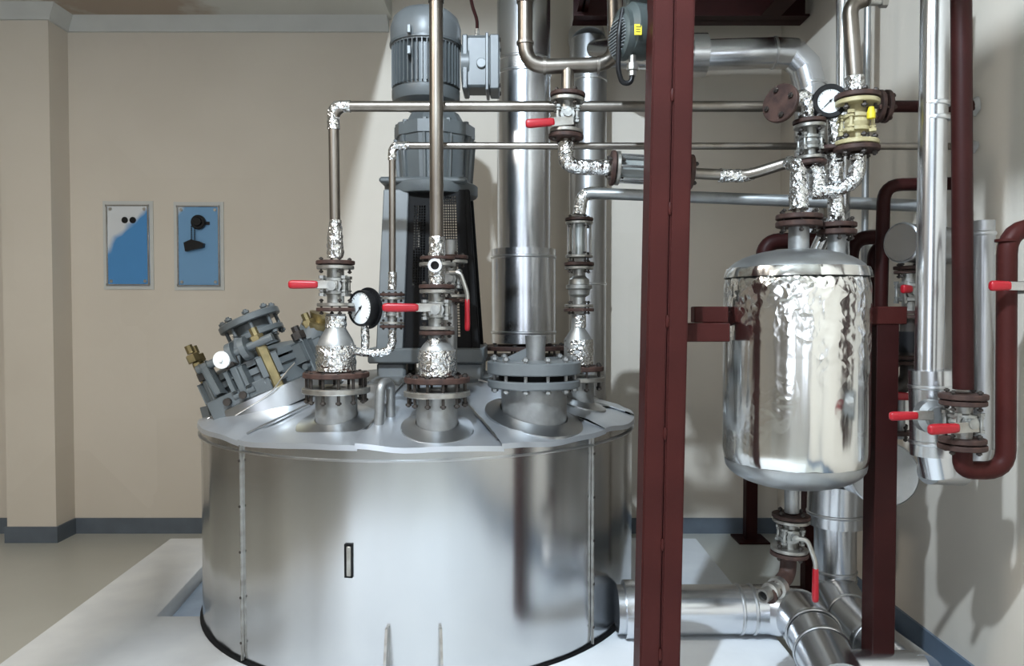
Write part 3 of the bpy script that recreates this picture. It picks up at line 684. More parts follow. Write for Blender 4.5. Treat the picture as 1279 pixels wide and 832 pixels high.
# ---- U-shaped pipe at the top with its valve, foil bend and horizontal sight glass
DU = 2.86
def PU(px, y): return W(px, y, DU)
up = pipe('process_pipe', 'U-shaped welded stainless pipe hanging at the top in front of the wide duct', [PU(656, -80), PU(656, 84), PU(769, 80), PU(766, -80)], S(9.3, DU), M_PIPE, S(28, DU))
part('branch', B().cyl(PU(709, 115), Z, S(8, DU), S(34, DU), 16), M_PIPE, up)
for a_, bq in ((PU(656, 54), Z), (PU(656, 2), Z), (PU(680, 83), X), (PU(747, 81), X)):
    part('weld_ring', B().ring(a_ - bq * .005, bq, S(9, DU), S(10.8, DU), .010, 20), M_PIPE, up)
valve('steel ball valve with red grip pointing left, hanging below the U-shaped pipe', PU(709, 123), PU(707, 167), S(21, DU), S(15, DU), (-1, -.1, -.1), S(52, DU), hz=-.03)
D9 = 2.8
fl = pipe('process_pipe', 'foil-wrapped bend leading from the hanging valve to the horizontal sight glass', [PU(707, 174), PU(707, 208), PU(763, 210)], S(8, DU), M_PIPE, S(24, DU))
wrap(fl, [PU(707, 178), PU(707, 208), PU(760, 210)], S(9.4, DU), S(24, DU), wob=.0045)
valve('horizontal flanged sight glass with tie rods beside the tall red column', PU(769, 210), PU(858, 215), S(21, DU), S(15, DU), ft=.014, style='sight', name='sight_glass', cat='sight glass', group=None, counter=(True, True))
rl = pipe('process_pipe', 'stainless pipe rising from behind the red column into the receiver top', [PU(856, 216), PU(930, 220), W(985, 203, 2.8), W(997, 207, 2.76), W(997, 266, 2.75)], S(7, DU), M_PIPE, .05)
wrap(rl, [PU(898, 219), PU(930, 220), PU(940, 217)], S(8, DU)); wrap(rl, [W(984, 204, 2.8), W(997, 205, 2.76), W(998, 262, 2.75)], (S(8, DU), S(11.5, DU)), .05, wob=.006)

# ------------------------------------------------------------------ ducts behind the reactor
def duct(name, label, segs, seams=(), base=None, mat=None, n=32):
    "segs: list of (partname, points, radius)"
    t = thing(name, label, 'duct', base or segs[-1][1][-1])
    mm = mat or M_DUCT
    for nm_, pts, r in segs: part(nm_, B().tube(pts, r, n), mm, t)
    for c, ax, r in seams: part('seam', B().lathe([(r, -.008), (r + .004, -.005), (r + .005, 0), (r + .004, .005), (r, .008)], c, ax, n), M_SEAM, t)
    return t
DV = 4.2
def PV(y): q = W(654, y, DV); q.x = W(654, 300, DV).x; return q
duct('vapour_duct', 'wide shiny vertical duct behind the motor, with a thicker lower sleeve', [('duct', [PV(-120), PV(315)], S(33, DV)), ('sleeve', [PV(312), PV(428)], S(40, DV))],
     [(PV(78), Z, S(33, DV)), (PV(95), Z, S(33, DV)), (PV(322), Z, S(40, DV)), (PV(415), Z, S(40, DV))], base=PV(430))
vb = thing('vapour_nozzle', 'dark bolted flange pair carrying the wide vertical duct', 'flange', PV(455))
f = flange(vb, PV(434), Z, S(56, DV), .022, M_RUST); bolts(f, PV(440), Z, S(50, DV), 12, .012, .10, M_BOLT); flange(vb, PV(446), Z, S(56, DV), .022, M_GREYL)
part('neck', B().cyl(Vector((PV(450).x, DV, 1.0)), Z, S(38, DV), PV(446).z - 1.0, 28), M_NOZ, vb)
DW = 4.86
def PW(y): q = W(734.5, y, DW); q.x = W(734.5, 300, DW).x; return q
duct('riser_duct', 'narrower vertical duct against the back wall with a mitred top', [('duct', [PW(78), Vector((PW(300).x, DW, .02))], S(22.5, DW)), ('elbow_segment', [PW(84) + Y * .01, PW(50) + Y * .03], S(23.2, DW)), ('elbow_segment', [PW(55) + Y * .02, PW(34) + Y * .14], S(23, DW)), ('elbow_segment', [PW(42) + Y * .08, PW(36) + Y * .2], S(22.5, DW))],
     [(PW(102), Z, S(22.5, DW)), (PW(355), Z, S(22.5, DW)), (PW(82), Z, S(23, DW))], mat=M_DUCTD, base=Vector((PW(300).x, DW, 0)))
DH = 4.35
hx = W(1012, 100, DH).x
duct('cross_duct', 'horizontal shiny duct high up right of the red column, bending down', [('duct', [Vector((PW(300).x, DW, W(760, 66, 4.86).z)), W(850, 70, DH + .03), W(862, 69.5, DH), W(968, 66, DH)], S(18.5, DH)), ('collar', [W(862, 69, DH), W(881, 69, DH)], S(26, DH)), ('elbow_segment', [W(962, 66, DH), W(994, 68, DH)], S(18.8, DH)), ('elbow_segment', [W(988, 66, DH), W(1008, 86, DH)], S(18.8, DH)), ('elbow_segment', [W(1004, 80, DH), W(1012, 110, DH)], S(18.8, DH)), ('drop', [Vector((hx, DH, W(1012, 104, DH).z)), Vector((hx, DH, W(1012, 330, DH).z))], S(18, DH))],
     [(W(966, 66, DH), X, S(18.8, DH)), (W(1012, 106, DH), Z, S(18.5, DH))], base=Vector((hx, DH, W(1012, 330, DH).z)))

# ------------------------------------------------------------------ steel frame
DC = 2.55
fr_ = thing('steel_column', 'tall dark red oxide column of two welded channels with brackets holding the receiver tank', 'steel column', Vector((W(820, 832, DC).x, DC, 0)))
ct, cb_ = W(847, -440, DC), W(818, 900, DC); cb_ = ct + (cb_ - ct) * ((ct.z - 0) / (ct.z - cb_.z))
cw = S(25, DC)
def col_half(x0, x1, name='column_channel'):
    b = B(); hd = .065
    vv = []
    for p in (ct, cb_):
        for dx, dy in ((x0, -hd), (x1, -hd), (x1, hd), (x0, hd)): vv.append(b.bm.verts.new(p + Vector((dx, dy, 0))))
    for f in ((0, 1, 2, 3), (4, 5, 6, 7), (0, 1, 5, 4), (1, 2, 6, 5), (2, 3, 7, 6), (3, 0, 4, 7)): b.bm.faces.new([vv[i] for i in f])
    bmesh.ops.bevel(b.bm, geom=b.bm.edges[:], offset=.005, segments=2, affect='EDGES'); return part(name, b, M_OX, fr_)
cl_, cr_ = col_half(-cw, -.0015), col_half(.0015, cw)
for k in range(9):
    q = ct.lerp(cb_, .1 + k * .1); part('weld_bead', B().lathe([(.004, -.02), (.007, -.008), (.007, .008), (.004, .02)], q + Vector((0, -.064, 0)), ct - cb_, 8), M_OX, cr_)
part('shade_plate', B().box((.42, DC - .06, 3.2), (.46, .012, 1.06)), M_OX, fr_)  # plate added above the view to shade the back wall behind the receiver
DR = 2.75
c2x = W(1099, 600, DR).x
fr2 = thing('steel_column', 'single dark red column with a cap channel right of the receiver tank', 'steel column', Vector((c2x, DR, 0)))
part('column', B().box((c2x, DR, (W(1099, 400, DR).z) / 2), (S(28, DR), .09, W(1099, 400, DR).z), bev=.003), M_OXD, fr2)
part('cap_channel', B().box((W(1102, 394, DR).x, DR, W(1102, 394, DR).z), (S(45, DR), .10, S(22, DR)), bev=.003), M_OX, fr2)
q = W(878, 415, 2.66); part('bracket', B().box(q, (S(60, 2.66), .08, S(23, 2.66)), bev=.003), M_OX, fr_)
q = W(886, 393, 2.72); part('bracket_angle', B().box(q, (S(42, 2.72), .06, S(20, 2.72)), bev=.003), M_OX, fr_)
p5 = WZ(932, 670, 0); t = thing('steel_post', 'dark red post on a square foot plate against the back wall', 'post', (p5.x, 4.97, 0))
part('post', B().box((p5.x, 4.97, .85), (.075, .075, 1.7), bev=.004), M_OXD, t); part('foot_plate', B().box((p5.x, 4.97, .006), (.2, .2, .012)), M_OXD, t)
p6 = WZ(1011, 742, 0); t = thing('steel_post', 'dark red post behind the receiver outlet valve', 'post', (p6.x, p6.y, 0))
part('post', B().box((p6.x, p6.y, .8), (.075, .075, 1.6), bev=.004), M_OXD, t); part('foot_plate', B().box((p6.x, p6.y, .006), (.18, .18, .012)), M_OXD, t)
# mezzanine beams at the top
mz = thing('mezzanine_beams', 'dark steel mezzanine beams at the top right corner', 'beam', W(860, 26, 4.7))
zb0 = W(900, 26, 4.7).z
def ibeam(a, b_, name, h=.3, wd=.16):
    a, b_ = Vector(a), Vector(b_)
    part(name, B().bar(a + Z * .006, b_ + Z * .006, wd, .012, Z).bar(a + Z * (h - .006), b_ + Z * (h - .006), wd, .012, Z).bar(a + Z * h / 2, b_ + Z * h / 2, .012, h, Z), M_OXD, mz)
ibeam((W(716, 26, 4.7).x, 4.7, zb0), (1.79, 4.7, zb0), 'cross_beam')
ibeam((W(963, 26, 4.62).x, 4.62, zb0), (W(963, 26, 4.62).x + .12, 1.0, zb0 + .02), 'long_beam', wd=.12)
ibeam((W(728, 10, 4.62).x, 4.66, 3.32), (W(728, 10, 4.62).x, 1.0, 3.32), 'long_beam', h=.2, wd=.06)

# ------------------------------------------------------------------ receiver tank
rc = W(993, 460, DR); rc.y = DR; rr = .252
zs1, zs0 = W(993, 343, DR).z, W(993, 577, DR).z
rec = thing('receiver_tank', 'foil-wrapped upright receiver tank hung in the red steel frame', 'tank', Vector((rc.x, rc.y, zs0 - .1)))
b = B(); NS = 120; rows = []; nk = 60
for k in range(nk + 1):
    v = k / nk; z = zs0 + (zs1 - zs0) * v; row = []
    edge = min(v, 1 - v) * 12
    for i in range(NS):
        t = 2 * math.pi * i / NS; c, s_ = math.cos(t), math.sin(t); p = Vector((c * 5, s_ * 5, z * .35))
        wr = abs(noise.noise(Vector((c * 7 + 3, s_ * 7, z * 9)))) ; up_ = max(0, v - .55) * 2
        r = rr + .0022 * noise.noise(p) - (.014 * wr * up_ * up_ + .003 * abs(noise.noise(p * 2.1))) * .8 - (.012 * (1 - edge) ** 2 if edge < 1 else 0)
        row.append(b.bm.verts.new((rc.x + c * r, rc.y + s_ * r, z)))
    rows.append(row)
for A, C in zip(rows, rows[1:]):
    for i in range(NS): b.bm.faces.new((A[i], A[(i + 1) % NS], C[(i + 1) % NS], C[i]))
sh_ = part('foil_shell', b, M_RFOIL, rec, 'shiny wrinkled foil wrap', ang=70)
hd = W(993, 311, DR).z - zs1
part('top_head', B().lathe([(rr * .97, -.01)] + [(rr * .97 * math.cos(R(a_)), hd * math.sin(R(a_))) for a_ in range(0, 90, 10)] + [(0, hd)], (rc.x, rc.y, zs1), Z, 48), M_HEAD, rec)
hd2 = zs0 - W(993, 608, DR).z
part('bottom_head', B().lathe([(rr * .97, .01)] + [(rr * .97 * math.cos(R(a_)), -hd2 * math.sin(R(a_))) for a_ in range(0, 90, 10)] + [(0, -hd2)], (rc.x, rc.y, zs0), Z, 48), M_HEAD, rec)
part('foil_lip', B().lathe([(rr * .96, .022), (rr * .985, .008), (rr * 1.004, -.012)], (rc.x, rc.y, zs1), Z, 80, wob=.006, wf=26), M_FOILS, rec, ang=70)
for sx in (-1, 1):
    part('support_lug', B().box((rc.x + sx * (rr + .03), rc.y, W(993, 398, DR).z), (.09, .07, .05), bev=.003), M_OXD, rec)
def recn(px, D, ytop, r, fr, label):
    c = W(px, ytop, D); n = part('nozzle', B().cyl((c.x, c.y, zs1 + .02), Z, r, c.z - zs1 - .02, 20), M_NOZ, rec, label)
    f = flange(n, c - Z * .010, Z, fr, .020, M_RUST); g = flange(n, c + Z * .016, Z, fr, .018, M_RUST); bolts(f, c + Z * .002, Z, fr * .78, 6, .009, .085, M_BOLT); return c
ra = recn(998, DR, 277, S(12.5, DR), S(28, DR), 'left nozzle on the receiver top')
rb_ = recn(1045, DR + .04, 287, S(11, DR), S(24, DR), 'right nozzle on the receiver top')

# ---- receiver outlet
def PO(y, px=990): return W(px, y, DR)
ol = pipe('drain_pipe', 'short pale pipe under the receiver tank', [PO(600, 989), PO(640, 989)], S(9, DR), M_NOZ)
valve('steel ball valve with red grip hanging down under the receiver tank', PO(648, 988), PO(688, 986), S(22.5, DR), S(14, DR), (1, -.2, 0), S(43, DR), drop=S(28, DR), ft=.012, counter=(True, True))
on_ = pipe('drain_spout', 'rusty elbow and hose fitting below the receiver outlet valve', [PO(694, 985), PO(718, 984), W(960, 745, DR - .12)], S(10, DR), M_RUST, .035)
e0, e1 = W(975, 732, DR - .06), W(949, 747, DR - .15); ea = (e1 - e0).normalized()
part('hose_fitting', B().lathe([(S(9, DR), 0), (S(13, DR), .005), (S(13, DR), .03), (S(9.5, DR), .034), (S(9.5, DR), .05), (S(11.5, DR), .054), (S(11.5, DR), .075), (S(8.5, DR), .08), (S(8.5, DR), .12), (S(6, DR), .12), (S(6, DR), .06), (0, .06)], e0, ea, 12), M_FLS, on_)
part('bore', B().cyl(e0 + ea * .085, ea, S(5.9, DR), .02, 12), M_BLACK, on_)

# ------------------------------------------------------------------ pipework above the receiver
DT = 2.78
st = thing('foil_stub_pipe', 'foil-wrapped elbow with a round brown blind flange facing the reactor', 'pipe', W(1010, 150, DT))
fc = W(977, 130, DT - .02); fa = Vector((-.8, -.62, .12)).normalized()
f = part('blind_flange', B().lathe([(0, 0), (S(23, DT), 0), (S(24, DT), .003), (S(24, DT), .016), (S(23, DT), .019), (0, .019)], fc, fa, 36), M_RUST, st)
bolts(f, fc + fa * .01, fa, S(17, DT), 4, .010, .045, M_BOLT)
wrap(st, [fc, W(1008, 117, DT + .0), W(1011, 150, DT)], S(8.5, DT), .035, name='foil_pipe', wob=.005)
valve('flanged sight valve of dull steel under the foil elbow, left of the round gauge', W(1011, 156, DT), W(1012, 200, DT), S(19, DT), S(13, DT), ft=.013, group=VG)
s2 = thing('foil_stub_pipe', 'short foil-wrapped pipe below the dull steel valve left of the gauge stem', 'pipe', W(1019, 240, DT))
wrap(s2, [W(1014, 206, DT), W(1021, 214, DT), W(1021, 238, DT)], S(10, DT), .02, name='foil_pipe', wob=.005)
gauge('large round black-rimmed dial gauge facing forward above the receiver tank', W(1037, 126, DT - .03), (-.18, -1, .0), S(21, DT), .03, 0, .80)
s3 = thing('foil_riser', 'foil-wrapped riser from the right receiver nozzle up to the round gauge', 'pipe', rb_)
wrap(s3, [rb_ + Z * .025, W(1043, 240, DT + .02), W(1043, 190, DT)], S(10, DT), name='foil_pipe', wob=.005)
f = flange(s3, W(1040, 186, DT), Z, S(20, DT), .014, M_RUST); bolts(f, W(1040, 183, DT), Z, S(15, DT), 4, .008, .05, M_BOLT)
wrap(s3, [W(1043, 184, DT), W(1042, 148, DT - .015)], S(7.5, DT), name='gauge_stem', wob=.004)
DY = 2.72
yv = valve('pale yellow painted valve between two brown flanges, right of the round gauge', W(1071, 126, DY), W(1070, 182, DY), S(26, DY), S(17, DY), None, ft=.016, body=M_YEL, fmat=M_YEL, nb=6, bs=.011, bolts_out=.02)
part('yellow_cap', B().lathe([(0, 0), (S(5, DY), .0), (S(5, DY), .02), (S(3, DY), .04), (0, .042)], W(1088, 148, DY - .06), Z, 12), M_LABEL, yv)
s4 = thing('foil_return_bend', 'foil-wrapped bend from the yellow valve back to the receiver riser', 'pipe', W(1040, 240, DY))
wrap(s4, [W(1072, 194, DY), W(1070, 226, DY), W(1043, 238, DY + .04), W(1014, 240, DY + .06)], S(9.5, DY), .06, name='foil_pipe', wob=.006)
s5 = pipe('process_pipe', 'stainless pipe standing on top of the yellow valve', [W(1069, 112, DY), W(1061, 6, DY), W(1095, -6, DY)], S(9.5, DY), M_PIPE, .04)
wrap(s5, [W(1069, 116, DY), W(1067, 96, DY)], S(11, DY), wob=.005)
part('small_cock', B().cyl(W(1086, 2, DY - .02), X, S(5, DY), .05, 10).cyl(W(1100, 3, DY - .02), X, S(7, DY), .02, 8), M_FLS, s5)
hw = thing('flange_pair', 'dark brown bolted flange pair on the crossing pipe right of the yellow valve', 'flange', W(1101, 150, 2.97))
f = flange(hw, W(1097, 133, 2.97), X, S(20, 2.97), .016, M_RUST); flange(hw, W(1106, 133, 2.97), X, S(20, 2.97), .016, M_RUST)
bolts(f, W(1101.5, 133, 2.97), X, S(15, 2.97), 6, .010, .07, M_RUST)
pipe('insulated_riser', 'pale insulated riser behind the yellow valve', [W(1053, -90, 3.25), W(1053, 330, 3.25)], S(8, 3.25), M_DUCT)
pipe('insulated_riser', 'slim bright riser in the back corner right of the yellow valve', [Vector((W(1080, 300, 3.5).x, 3.5, W(1080, -130, 3.5).z)), Vector((W(1080, 300, 3.5).x, 3.5, W(1080, 340, 3.5).z))], S(4, 3.5), M_GALV)

# ------------------------------------------------------------------ enclosure on the column
DE = 2.70
en = thing('switch_enclosure', 'grey-green explosion-proof switch enclosure with yellow label on the red column', 'switch box', W(790, 75, DE))
part('body', B().lathe([(0, 0), (S(30, DE), 0), (S(33, DE), .015), (S(33, DE), .085), (S(26, DE), .10), (S(26, DE), .115), (0, .115)], W(811, 42, DE), Vector((-1, -.35, 0)), 28).box(W(796, 20, DE), (S(32, DE), .1, S(60, DE)), bev=.01), M_LAMP, en)
ec, ea = W(776, 46, DE - .03), Vector((-.95, -.30, 0)).normalized()
cv = part('ribbed_cover', B().lathe([(0, .014), (S(24, DE), .014), (S(28, DE), .006), (S(28, DE), -.02), (0, -.02)], ec, ea, 28), M_LAMP, en)
eu = ea.cross(Z)
for k in range(-5, 6):
    hh = math.sqrt(max(0, 1 - (k / 6) ** 2)) * S(23, DE); part('rib', B().bar(ec + ea * .016 + Z * k * .011 - eu * hh, ec + ea * .016 + Z * k * .011 + eu * hh, .005, .006, ea), M_GREYL, cv)
lb = W(797, 37, DE - .112); part('warning_label', B().box(lb, (S(9, DE), .004, S(13, DE)), bev=.001), M_LABEL, en, 'yellow label')
for k in range(3): part('label_line', B().box(lb + Vector((0, -.0025, .008 - k * .008)), (S(5, DE), .001, .0018)), M_BLACK, en)
part('cable_gland', B().lathe([(0, 0), (.014, 0), (.014, .018), (.02, .02), (.02, .042), (.012, .045), (.012, .07), (0, .07)], W(790, 95, DE - .05), Z, 8), M_FLS, en)
part('cable_loop', B().tube(bend([W(790, 92, DE - .05), W(788, 104, DE - .05), W(777, 104, DE - .05), W(772, 88, DE - .06), W(773, 40, DE - .075), W(778, 12, DE - .06)], .03), .009, 10), M_BLACK, en)

# ------------------------------------------------------------------ pipework by the right wall
DV1 = 2.6
va, vb_ = W(1170, -120, DV1), W(1160, 470, DV1)
tv = duct('insulated_riser', 'insulated upright pipe with a thick jacket sleeve near the right wall', [('pipe', [va, vb_], S(16.5, DV1)), ('sleeve', [W(1163, 462, DV1), W(1165, 568, DV1)], S(26, DV1)), ('elbow_segment', [W(1166, 560, DV1), W(1172, 592, DV1 + .01)], S(20, DV1)), ('elbow_segment', [W(1160, 588, DV1 + .01), W(1200, 590, DV1 + .08)], S(17, DV1))],
     [(W(1168, 131, DV1), va - vb_, S(16.6, DV1)), (W(1168, 149, DV1), va - vb_, S(16.6, DV1)), (W(1164, 483, DV1), Z, S(26, DV1)), (W(1165, 552, DV1), Z, S(26, DV1))], base=W(1172, 600, DV1))
DR1 = 2.35
r1 = pipe('red_pipe', 'straight dark red pipe dropping to the flanged valve by the right wall', [W(1200, -120, DR1), W(1203, 486, DR1)], S(12, DR1), M_OXD)
valve('cast valve with red grip pointing left under the straight dark red pipe', W(1203, 500, DR1), W(1202, 553, DR1), S(27, DR1), S(18, DR1), (-1, -.2, -.02), S(62, DR1), ft=.015, fmat=M_RUST, hz=-.01)
r2 = pipe('red_pipe', 'U-shaped dark red pipe looping below the valve up to the right edge', [W(1202, 560, DR1), W(1202, 587, DR1), W(1256, 588, DR1), W(1258, 284, DR1), Vector((1.80, DR1, W(1330, 287, DR1).z))], S(11.5, DR1), M_OX, S(34, DR1), n=20)
part('weld_ring', B().ring(W(1257, 302, DR1), Z, S(11, DR1), S(13, DR1), .008, 20), M_OX, r2)
lv = thing('valve_lever', 'stainless lever with red grip reaching in from the right edge', 'lever', W(1290, 358, DR1 - .06))
part('lever', B().bar(W(1256, 357, DR1 - .06), W(1300, 358, DR1 - .06), .026, .008, Y, .002), M_PIPEL, lv); part('grip', B().grip(W(1262, 357, DR1 - .06), W(1236, 357, DR1 - .06), .032, .022, Y), M_RED, lv)
part('valve_stub', B().cyl(W(1300, 358, DR1 - .08), Y, .02, .10, 12).cyl(W(1300, 358, DR1), -X, .014, .09, 10), M_CAST, lv)
DV2 = 2.72
duct('insulated_riser', 'slim wrinkled insulated pipe close to the right wall between the dark red pipes', [('pipe', [W(1227, 276, DV2), W(1226, 560, DV2)], S(14, DV2)), ('elbow_segment', [W(1226, 552, DV2), W(1216, 588, DV2)], S(13.5, DV2)), ('elbow_segment', [W(1221, 582, DV2), W(1190, 594, DV2 - .03)], S(13, DV2))], [(W(1227, 292, DV2), Z, S(14, DV2))], base=W(1216, 600, DV2), mat=M_DUCTD)
# horizontal insulated header and valves below it
DHH = 2.88
ha = Vector((.80, .42, 0)).normalized(); h0 = W(1126, 303, DHH)
hh_ = duct('insulated_header', 'horizontal insulated header with a flat round end behind the upright pipe', [('shell', [h0, h0 + ha * .34], S(24, DHH))], [(h0 + ha * .11, ha, S(24, DHH)), (h0 + ha * .006, ha, S(24, DHH))], base=h0 - Z * S(24, DHH), mat=M_DUCTD)
part('end_cap', B().cyl(h0 - ha * .004, ha, S(23, DHH), .006, 32), M_DUCT, hh_, 'flat pale end disc')
DHV = 2.95
valve('dark flanged valve with red grip below the insulated header', W(1135, 338, DHV), W(1135, 392, DHV), S(17, DHV), S(13, DHV), (-1, -.5, 0), S(24, DHV), ft=.012, fmat=M_RUST, hz=.01)
dk = pipe('drop_pipe', 'dark pipe dropping from the valve below the insulated header', [W(1135, 398, DHV), W(1135, 478, DHV), W(1110, 490, DHV)], S(10, DHV), M_BOLT, .06)
f = flange(dk, W(1135, 446, DHV), Z, S(22, DHV), .014, M_RUST); flange(dk, W(1135, 453, DHV), Z, S(22, DHV), .014, M_RUST); bolts(f, W(1135, 449, DHV), Z, S(17, DHV), 4, .009, .06, M_BOLT)
part('bright_sleeve', B().cyl(W(1135, 440, DHV), Z, S(11.5, DHV), S(26, DHV), 16), M_BLACK, dk)
DG = 2.8
gv = thing('ball_valve', 'round-bodied valve with red grip pointing left, half behind the cast valve', 'valve', W(1162, 545, 2.46), VG)
part('body', B().lathe([(0, -.02), (S(20, 2.46), -.02), (S(21, 2.46), -.015), (S(21, 2.46), .02), (S(14, 2.46), .03), (S(14, 2.46), .05), (0, .05)], W(1163, 520, 2.46), -Y, 24), M_GALV, gv)
part('lever', B().bar(W(1166, 519, 2.40), W(1140, 519, 2.40), .03, .008, Y, .002), M_FLS, gv)
part('grip', B().grip(W(1146, 519, 2.40), W(1111, 520, 2.40), .030, .022, Y), M_RED, gv, 'red plastic grip')
lw = pipe('drop_pipe', 'slim pipe with low dark flange behind the right red column', [W(1124, 488, DHV), W(1124, 548, DHV)], S(6, DHV), M_GALV)
f = flange(lw, W(1120, 540, DHV), Z, S(18, DHV), .016, M_RUST); bolts(f, W(1120, 540, DHV), Z, S(14, DHV), 4, .009, .06, M_BOLT)
part('grip', B().grip(W(1142, 496, DHV - .05), W(1112, 494, DHV - .05), .032, .02, Y), M_RED, dk, 'red flat grip')
# red pipes and elbows around the receiver
D2R = 3.05
pipe('red_pipe', 'slim dark red pipe turning from vertical to the right wall', [W(1098, 470, D2R), W(1104, 231, D2R), Vector((1.80, D2R, W(1200, 229, D2R).z))], S(8, D2R), M_OXD, S(22, D2R))
pipe('red_pipe', 'dark red bend beside the receiver top at the right', [W(1062, 345, 3.3), W(1064, 297, 3.3), W(1110, 296, 3.3)], S(9, 3.3), M_OXD, S(26, 3.3))
pipe('red_pipe', 'slim dark red pipe behind the receiver at the right', [W(1086, 480, 3.35), W(1090, 312, 3.35), W(1112, 300, 3.35)], S(6.5, 3.35), M_OXD, S(16, 3.35))
pipe('red_pipe', 'dark elbow peeking out behind the receiver top at the left', [W(953, 340, 3.4), W(955, 302, 3.4), W(1000, 300, 3.4), W(1053, 302, 3.25)], S(10, 3.4), M_OXD, S(26, 3.4))
pipe('insulated_riser', 'slanted shiny insulated pipe behind the receiver nozzles', [W(1012, 330, 3.2), W(1034, 285, 3.2), W(1053, 262, 3.25)], S(9, 3.2), M_DUCT)
duct('insulated_header', 'pale insulated header stub behind the red elbow near the right wall', [('shell', [W(1074, 300, 3.6), W(1112, 301, 3.6)], S(14, 3.6))], base=W(1074, 316, 3.6))

# ------------------------------------------------------------------ low ducts at the right
DL = 3.22
ld = [on_tank(770, 760) * 0 + W(770, 761, DL), W(970, 761, DL)]
q1 = W(996, 768, DL - .06); q2 = W(1016, 792, DL - .28); q3 = W(1050, 862, DL - .62)
duct('drain_duct', 'thick shiny duct leaving the reactor foot and bending towards the viewer', [('duct', ld, S(30, DL)), ('elbow_segment', [ld[1] - X * .03, q1], S(30.5, DL)), ('elbow_segment', [q1 - (q2 - q1) * .12, q2], S(30.5, DL)), ('elbow_segment', [q2 - (q3 - q2) * .08, q3], S(30, DL)), ('foot_collar', [W(779, 761, DL), W(792, 761, DL)], S(36, DL))],
     [(W(922, 761, DL), X, S(30, DL)), (W(938, 761, DL), X, S(30, DL)), (ld[1] + X * .01, X, S(30.6, DL)), (q1, q2 - q1, S(30.8, DL)), (q2, q3 - q2, S(30.8, DL)), (q2.lerp(q3, .35), q3 - q2, S(30.4, DL))], base=Vector((ld[0].x, DL, ZP)))
DQ = 3.5
v0 = W(1045, 604, DQ); v1 = W(1043, 655, DQ); v2 = W(1043, 742, DQ); v3 = W(1062, 770, DQ - .2); v4 = W(1094, 806, DQ - .5); v5 = W(1150, 850, DQ - .8)
duct('drop_duct', 'upright shiny duct with a wide top collar bending along the right wall', [('collar', [v0, v1], S(34, DQ)), ('duct', [v1 + Z * .02, v2], S(25, DQ)), ('elbow_segment', [v2 + Z * .03, v3], S(25.5, DQ)), ('elbow_segment', [v3 - (v4 - v3) * .1, v4], S(25.5, DQ)), ('elbow_segment', [v4 - (v5 - v4) * .1, v5], S(25.5, DQ))],
     [(W(1044, 640, DQ), Z, S(34, DQ)), (W(1043, 712, DQ), Z, S(25, DQ)), (W(1043, 722, DQ), Z, S(25, DQ)), (v4, v5 - v4, S(25.8, DQ)), (v3, v4 - v3, S(25.8, DQ))], base=Vector((v3.x, v3.y, 0)))
duct('cross_duct', 'short low duct joining the two bends at the bottom right', [('duct', [W(1048, 838, 2.72), W(1150, 840, 2.72)], S(26, 2.72))], base=W(1048, 866, 2.72))
e0, e1 = W(1104, 592, 3.02), W(1066, 578, 3.5)
eh = duct('insulated_vessel', 'pale insulated vessel end with a big flat disc behind the right red column', [('shell', [e1, e0], S(40, 3.02))], [(e0, e0 - e1, S(40, 3.02))], base=e0 - Z * S(40, 3.02), mat=M_DUCT)
part('end_disc', B().cyl(e0, e0 - e1, S(39.5, 3.02), .008, 40), M_HEAD, eh)

# ------------------------------------------------------------------ hatch with swing clamps, left on the dome
ha_ = R(24); HX, HZ = Vector((math.cos(ha_), 0, math.sin(ha_))), Vector((-math.sin(ha_), 0, math.cos(ha_))); HY = Y
DHt = 3.6; hc = W(340, 492, DHt)
ht = thing('clamped_hatch', 'tilted grey inspection hatch with swing clamps on the left of the dome', 'hatch', hc)
def HP(x, y, z): return hc + HX * S(x, DHt) + HY * S(y, DHt) + HZ * S(z, DHt)
HM = Matrix((HX, HY, HZ)).transposed()
part('saddle', B().lathe([(S(86, DHt), -S(22, DHt)), (S(84, DHt), S(2, DHt)), (S(78, DHt), S(4, DHt)), (0, S(4, DHt))], hc, HZ, 40), M_DUCTD, ht)
part('ring', B().lathe([(S(66, DHt), 0), (S(66, DHt), S(26, DHt)), (S(70, DHt), S(27, DHt)), (S(70, DHt), S(34, DHt)), (0, S(34, DHt))], hc, HZ, 40), M_GREY, ht)
part('lid', B().lathe([(S(70, DHt), S(37, DHt)), (S(70, DHt), S(44, DHt)), (S(62, DHt), S(48, DHt)), (S(40, DHt), S(54, DHt)), (0, S(57, DHt))], hc, HZ, 40), M_GREY, ht)
def clamp(t, mat, long=1.0, rad=76):
    d = HX * math.cos(t) + HY * math.sin(t); tg = HZ.cross(d); c = hc + d * S(rad, DHt)
    k = part('clamp', B().bar(c + HZ * S(4, DHt), c + HZ * S(50 * long, DHt), S(9, DHt), S(9, DHt), d, .006), mat, ht)
    part('fork', B().bar(c - d * S(14, DHt) + tg * S(9, DHt) + HZ * S(30, DHt), c + d * S(6, DHt) + tg * S(9, DHt) + HZ * S(30, DHt), S(5, DHt), S(24, DHt), HZ, .003).bar(c - d * S(14, DHt) - tg * S(9, DHt) + HZ * S(30, DHt), c + d * S(6, DHt) - tg * S(9, DHt) + HZ * S(30, DHt), S(5, DHt), S(24, DHt), HZ, .003), M_GREY, k)
    part('nut', B().cyl(c + HZ * S(50 * long, DHt), HZ, S(8.5, DHt), S(10, DHt), 6, .003).cyl(c + HZ * S(58 * long, DHt), HZ, S(5, DHt), S(10, DHt), 8), M_BOLT if mat is not M_BRASS else M_BRASS, k)
    part('pivot_pin', B().cyl(c + HZ * S(12, DHt) - tg * S(13, DHt), tg, S(4, DHt), S(26, DHt), 10), M_GREY, k)
